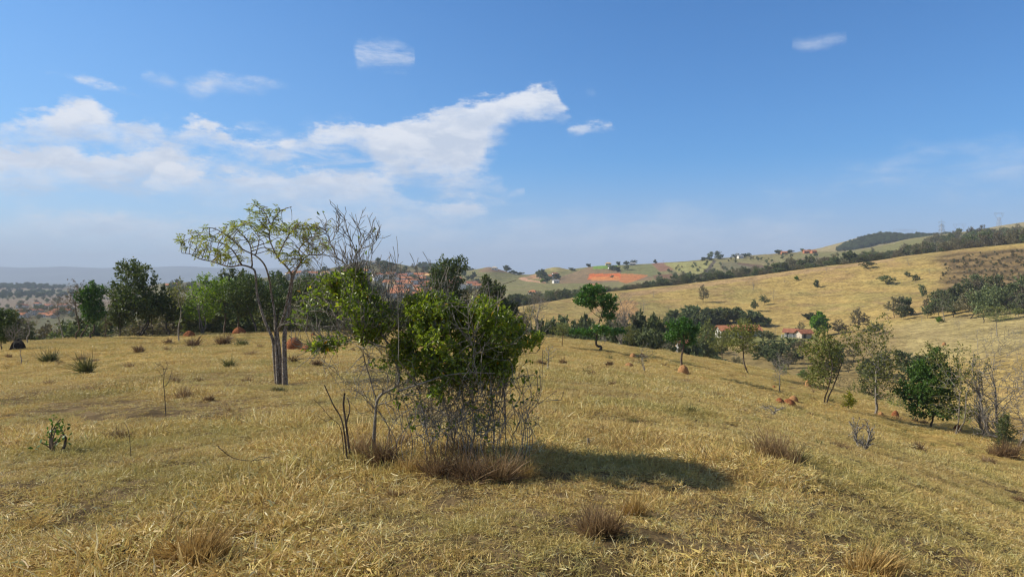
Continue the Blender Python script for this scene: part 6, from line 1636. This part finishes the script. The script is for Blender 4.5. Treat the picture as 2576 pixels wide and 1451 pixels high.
def town(pts, rmin, rmax, where, group, sc=1.0, wts=(6, 4, 3, 3, 1, 1)):
    wts = np.array(wts) / sum(wts)
    for dx, dy in pts:
        k = int(fg.choice(6, p=wts)); src, desc = kinds[k]
        p = hit(dx, dy, rmin, rmax); rz = R(fg.choice([-18, -6, 8, 22, 96]) + fg.uniform(-5, 5)); s = sc * fg.uniform(.85, 1.15)
        lb = desc + ' ' + where
        if first[k]:
            src.location = p; src.rotation_euler = (0, 0, rz); src.scale = (s, s, s); src['label'] = lb; src['group'] = group; first[k] = False
        else: copy_tree(src, p, rz, (s, s, s), lb, group)
pts = [(x + fg.uniform(-3, 3), y + fg.uniform(-1.5, 1.5)) for y in (700, 710, 720, 730, 740, 749) for x in np.arange(980 + (y % 3) * 6, 1120, 21)]
town(pts, 430, 900, 'in town above the shrub', 'houses of the hillside town')
pts = [(x + fg.uniform(-6, 6), y + fg.uniform(-3, 3)) for y in (692, 702) for x in np.arange(732 + (y % 3) * 8, 955, 44)]
town(pts, 430, 950, 'in town behind the grey tree', 'houses behind the grey tree')
town([(1128, 718), (1145, 722), (1190, 722), (1200, 726), (1165, 728), (1150, 708)], 430, 950, 'at the right end of town', 'houses at the right end of the town')
pts = [(fg.uniform(48, 182), fg.uniform(768, 800)) for i in range(24)]
town(pts, 480, 1100, 'in the low town at far left', 'houses on the plain', .72)

# power line
def bars(V, F, a, b, w):
    a = np.array(a, float); b = np.array(b, float); d = unit(b - a); u = unit(np.cross(d, [0.31, .2, .93])); v = np.cross(d, u)
    k = len(V)
    for p_ in (a, b):
        for s1, s2 in ((-1, -1), (1, -1), (1, 1), (-1, 1)): V.append(tuple(p_ + u * w * s1 / 2 + v * w * s2 / 2))
    F += [tuple(k + i for i in q) for q in ((0, 1, 5, 4), (1, 2, 6, 5), (2, 3, 7, 6), (3, 0, 4, 7))]
def pylon(kind, label, p, H, wd, rz):
    t = thing('pylon', label, 'pylon', p, rz, 'pylons of the power line')
    V, F = [], []
    n = 7; lv = [(H * .82 * i / n, H * (.11 - .075 * i / n)) for i in range(n + 1)]
    for i in range(n):
        (z0, a), (z1, b) = lv[i], lv[i + 1]
        cs = ((-1, -1), (1, -1), (1, 1), (-1, 1))
        for j in range(4):
            c, e = cs[j], cs[(j + 1) % 4]
            bars(V, F, (c[0] * a, c[1] * a, z0 - (2 if i == 0 else 0)), (c[0] * b, c[1] * b, z1), wd)
            bars(V, F, (c[0] * a, c[1] * a, z0), (e[0] * b, e[1] * b, z1), wd * .6); bars(V, F, (e[0] * a, e[1] * a, z0), (c[0] * b, c[1] * b, z1), wd * .6)
            bars(V, F, (c[0] * b, c[1] * b, z1), (e[0] * b, e[1] * b, z1), wd * .6)
    link('tower', py_mesh('tower', V, F, M['steel']), t)
    if kind == 'arms':
        V, F = [], []; bars(V, F, (0, 0, H * .8), (0, 0, H), wd); link('mast', py_mesh('mast', V, F, M['steel']), t)
        for z in (.60, .74, .88):
            V, F = [], []
            for s in (-1, 1):
                bars(V, F, (0, 0, H * z), (s * H * .14, 0, H * z), wd * .9); bars(V, F, (0, 0, H * (z + .045)), (s * H * .14, 0, H * z), wd * .7)
                bars(V, F, (s * H * .14, 0, H * z), (s * H * .14, 0, H * (z - .05)), wd * .8)
            link('cross_arm', py_mesh('cross_arm', V, F, M['steel']), t)
    else:
        V, F = [], []
        for s in (-1, 1):
            bars(V, F, (0, 0, H * .66), (s * H * .17, 0, H * .86), wd); bars(V, F, (s * H * .17, 0, H * .86), (s * H * .11, 0, H), wd); bars(V, F, (s * H * .17, 0, H * .86), (s * H * .26, 0, H), wd)
        bars(V, F, (-H * .26, 0, H), (H * .26, 0, H), wd * 1.1); bars(V, F, (-H * .2, 0, H * .955), (H * .2, 0, H * .955), wd * .8)
        link('cross_arm', py_mesh('cross_arm', V, F, M['steel']), t)
for kind, dx, base, top, r, lb in [('arms', 2368, 597, 551, 1150, 'tallest looking pylon with three cross arms above the tree line'), ('delta', 2512, 574, 536, 1750, 'pale wide-headed pylon at the far right'), ('delta', 2413, 590, 564, 2050, 'faint wide-headed pylon between the two bigger ones'),
                                   ('delta', 2266, 594, 577, 2350, 'faint pylon top left of the three-armed pylon'), ('delta', 2284, 594, 578, 2500, 'fainter pylon top beside the leftmost one')]:
    p = onground(dx, r); H = (at(dx, top, p[1])[2] - p[2])
    pylon(kind, lb, p, H, 0.24 if kind == 'arms' else .3, R(12))

# ---------------------------------------------------------------- the air
def build_haze():
    m, t, o = new_mat('haze')
    v = t.n('ShaderNodeVolumePrincipled')
    v.inputs['Color'].default_value = (0.69, 0.81, 1.0, 1)
    v.inputs['Density'].default_value = 0.00018
    v.inputs['Anisotropy'].default_value = 0.0
    t.link(v.outputs[0], o.inputs['Volume'])
    x, y0, y1, z0, z1 = 9700, -9700, 9700, -75, 300
    V = [(-x, y0, z0), (x, y0, z0), (x, y1, z0), (-x, y1, z0), (-x, y0, z1), (x, y0, z1), (x, y1, z1), (-x, y1, z1)]
    F = np.array([(0, 3, 2, 1), (4, 5, 6, 7), (0, 1, 5, 4), (1, 2, 6, 5), (2, 3, 7, 6), (3, 0, 4, 7)])
    tag(link('haze', mesh_np('haze', V, F, m)), kind='stuff')
build_haze()

# ---------------------------------------------------------------- tell look-alikes apart by their place in the row
def ordinal_labels():
    bpy.context.view_layer.update()
    W1 = 'first second third fourth fifth sixth seventh eighth ninth tenth eleventh twelfth thirteenth fourteenth fifteenth sixteenth seventeenth eighteenth nineteenth twentieth'.split()
    W1 += ['twenty-' + w_ for w_ in W1[:9]] + ['thirtieth'] + ['thirty-' + w_ for w_ in W1[:9]]
    by = {}
    for o in scene.objects:
        if o.parent is None and o.get('label') and o.get('group'): by.setdefault(o['label'], []).append(o)
    for lb, L in by.items():
        if not 2 <= len(L) <= len(W1): continue
        L.sort(key=lambda o: pix(np.array(o.location))[0][0])
        for i, o in enumerate(L):
            t_ = lb + ', ' + (W1[i] + ' from left' if i < len(L) - 1 else 'rightmost')
            if len(t_.replace(',', ' ').replace('-', ' ').split()) <= 16: o['label'] = t_
ordinal_labels()
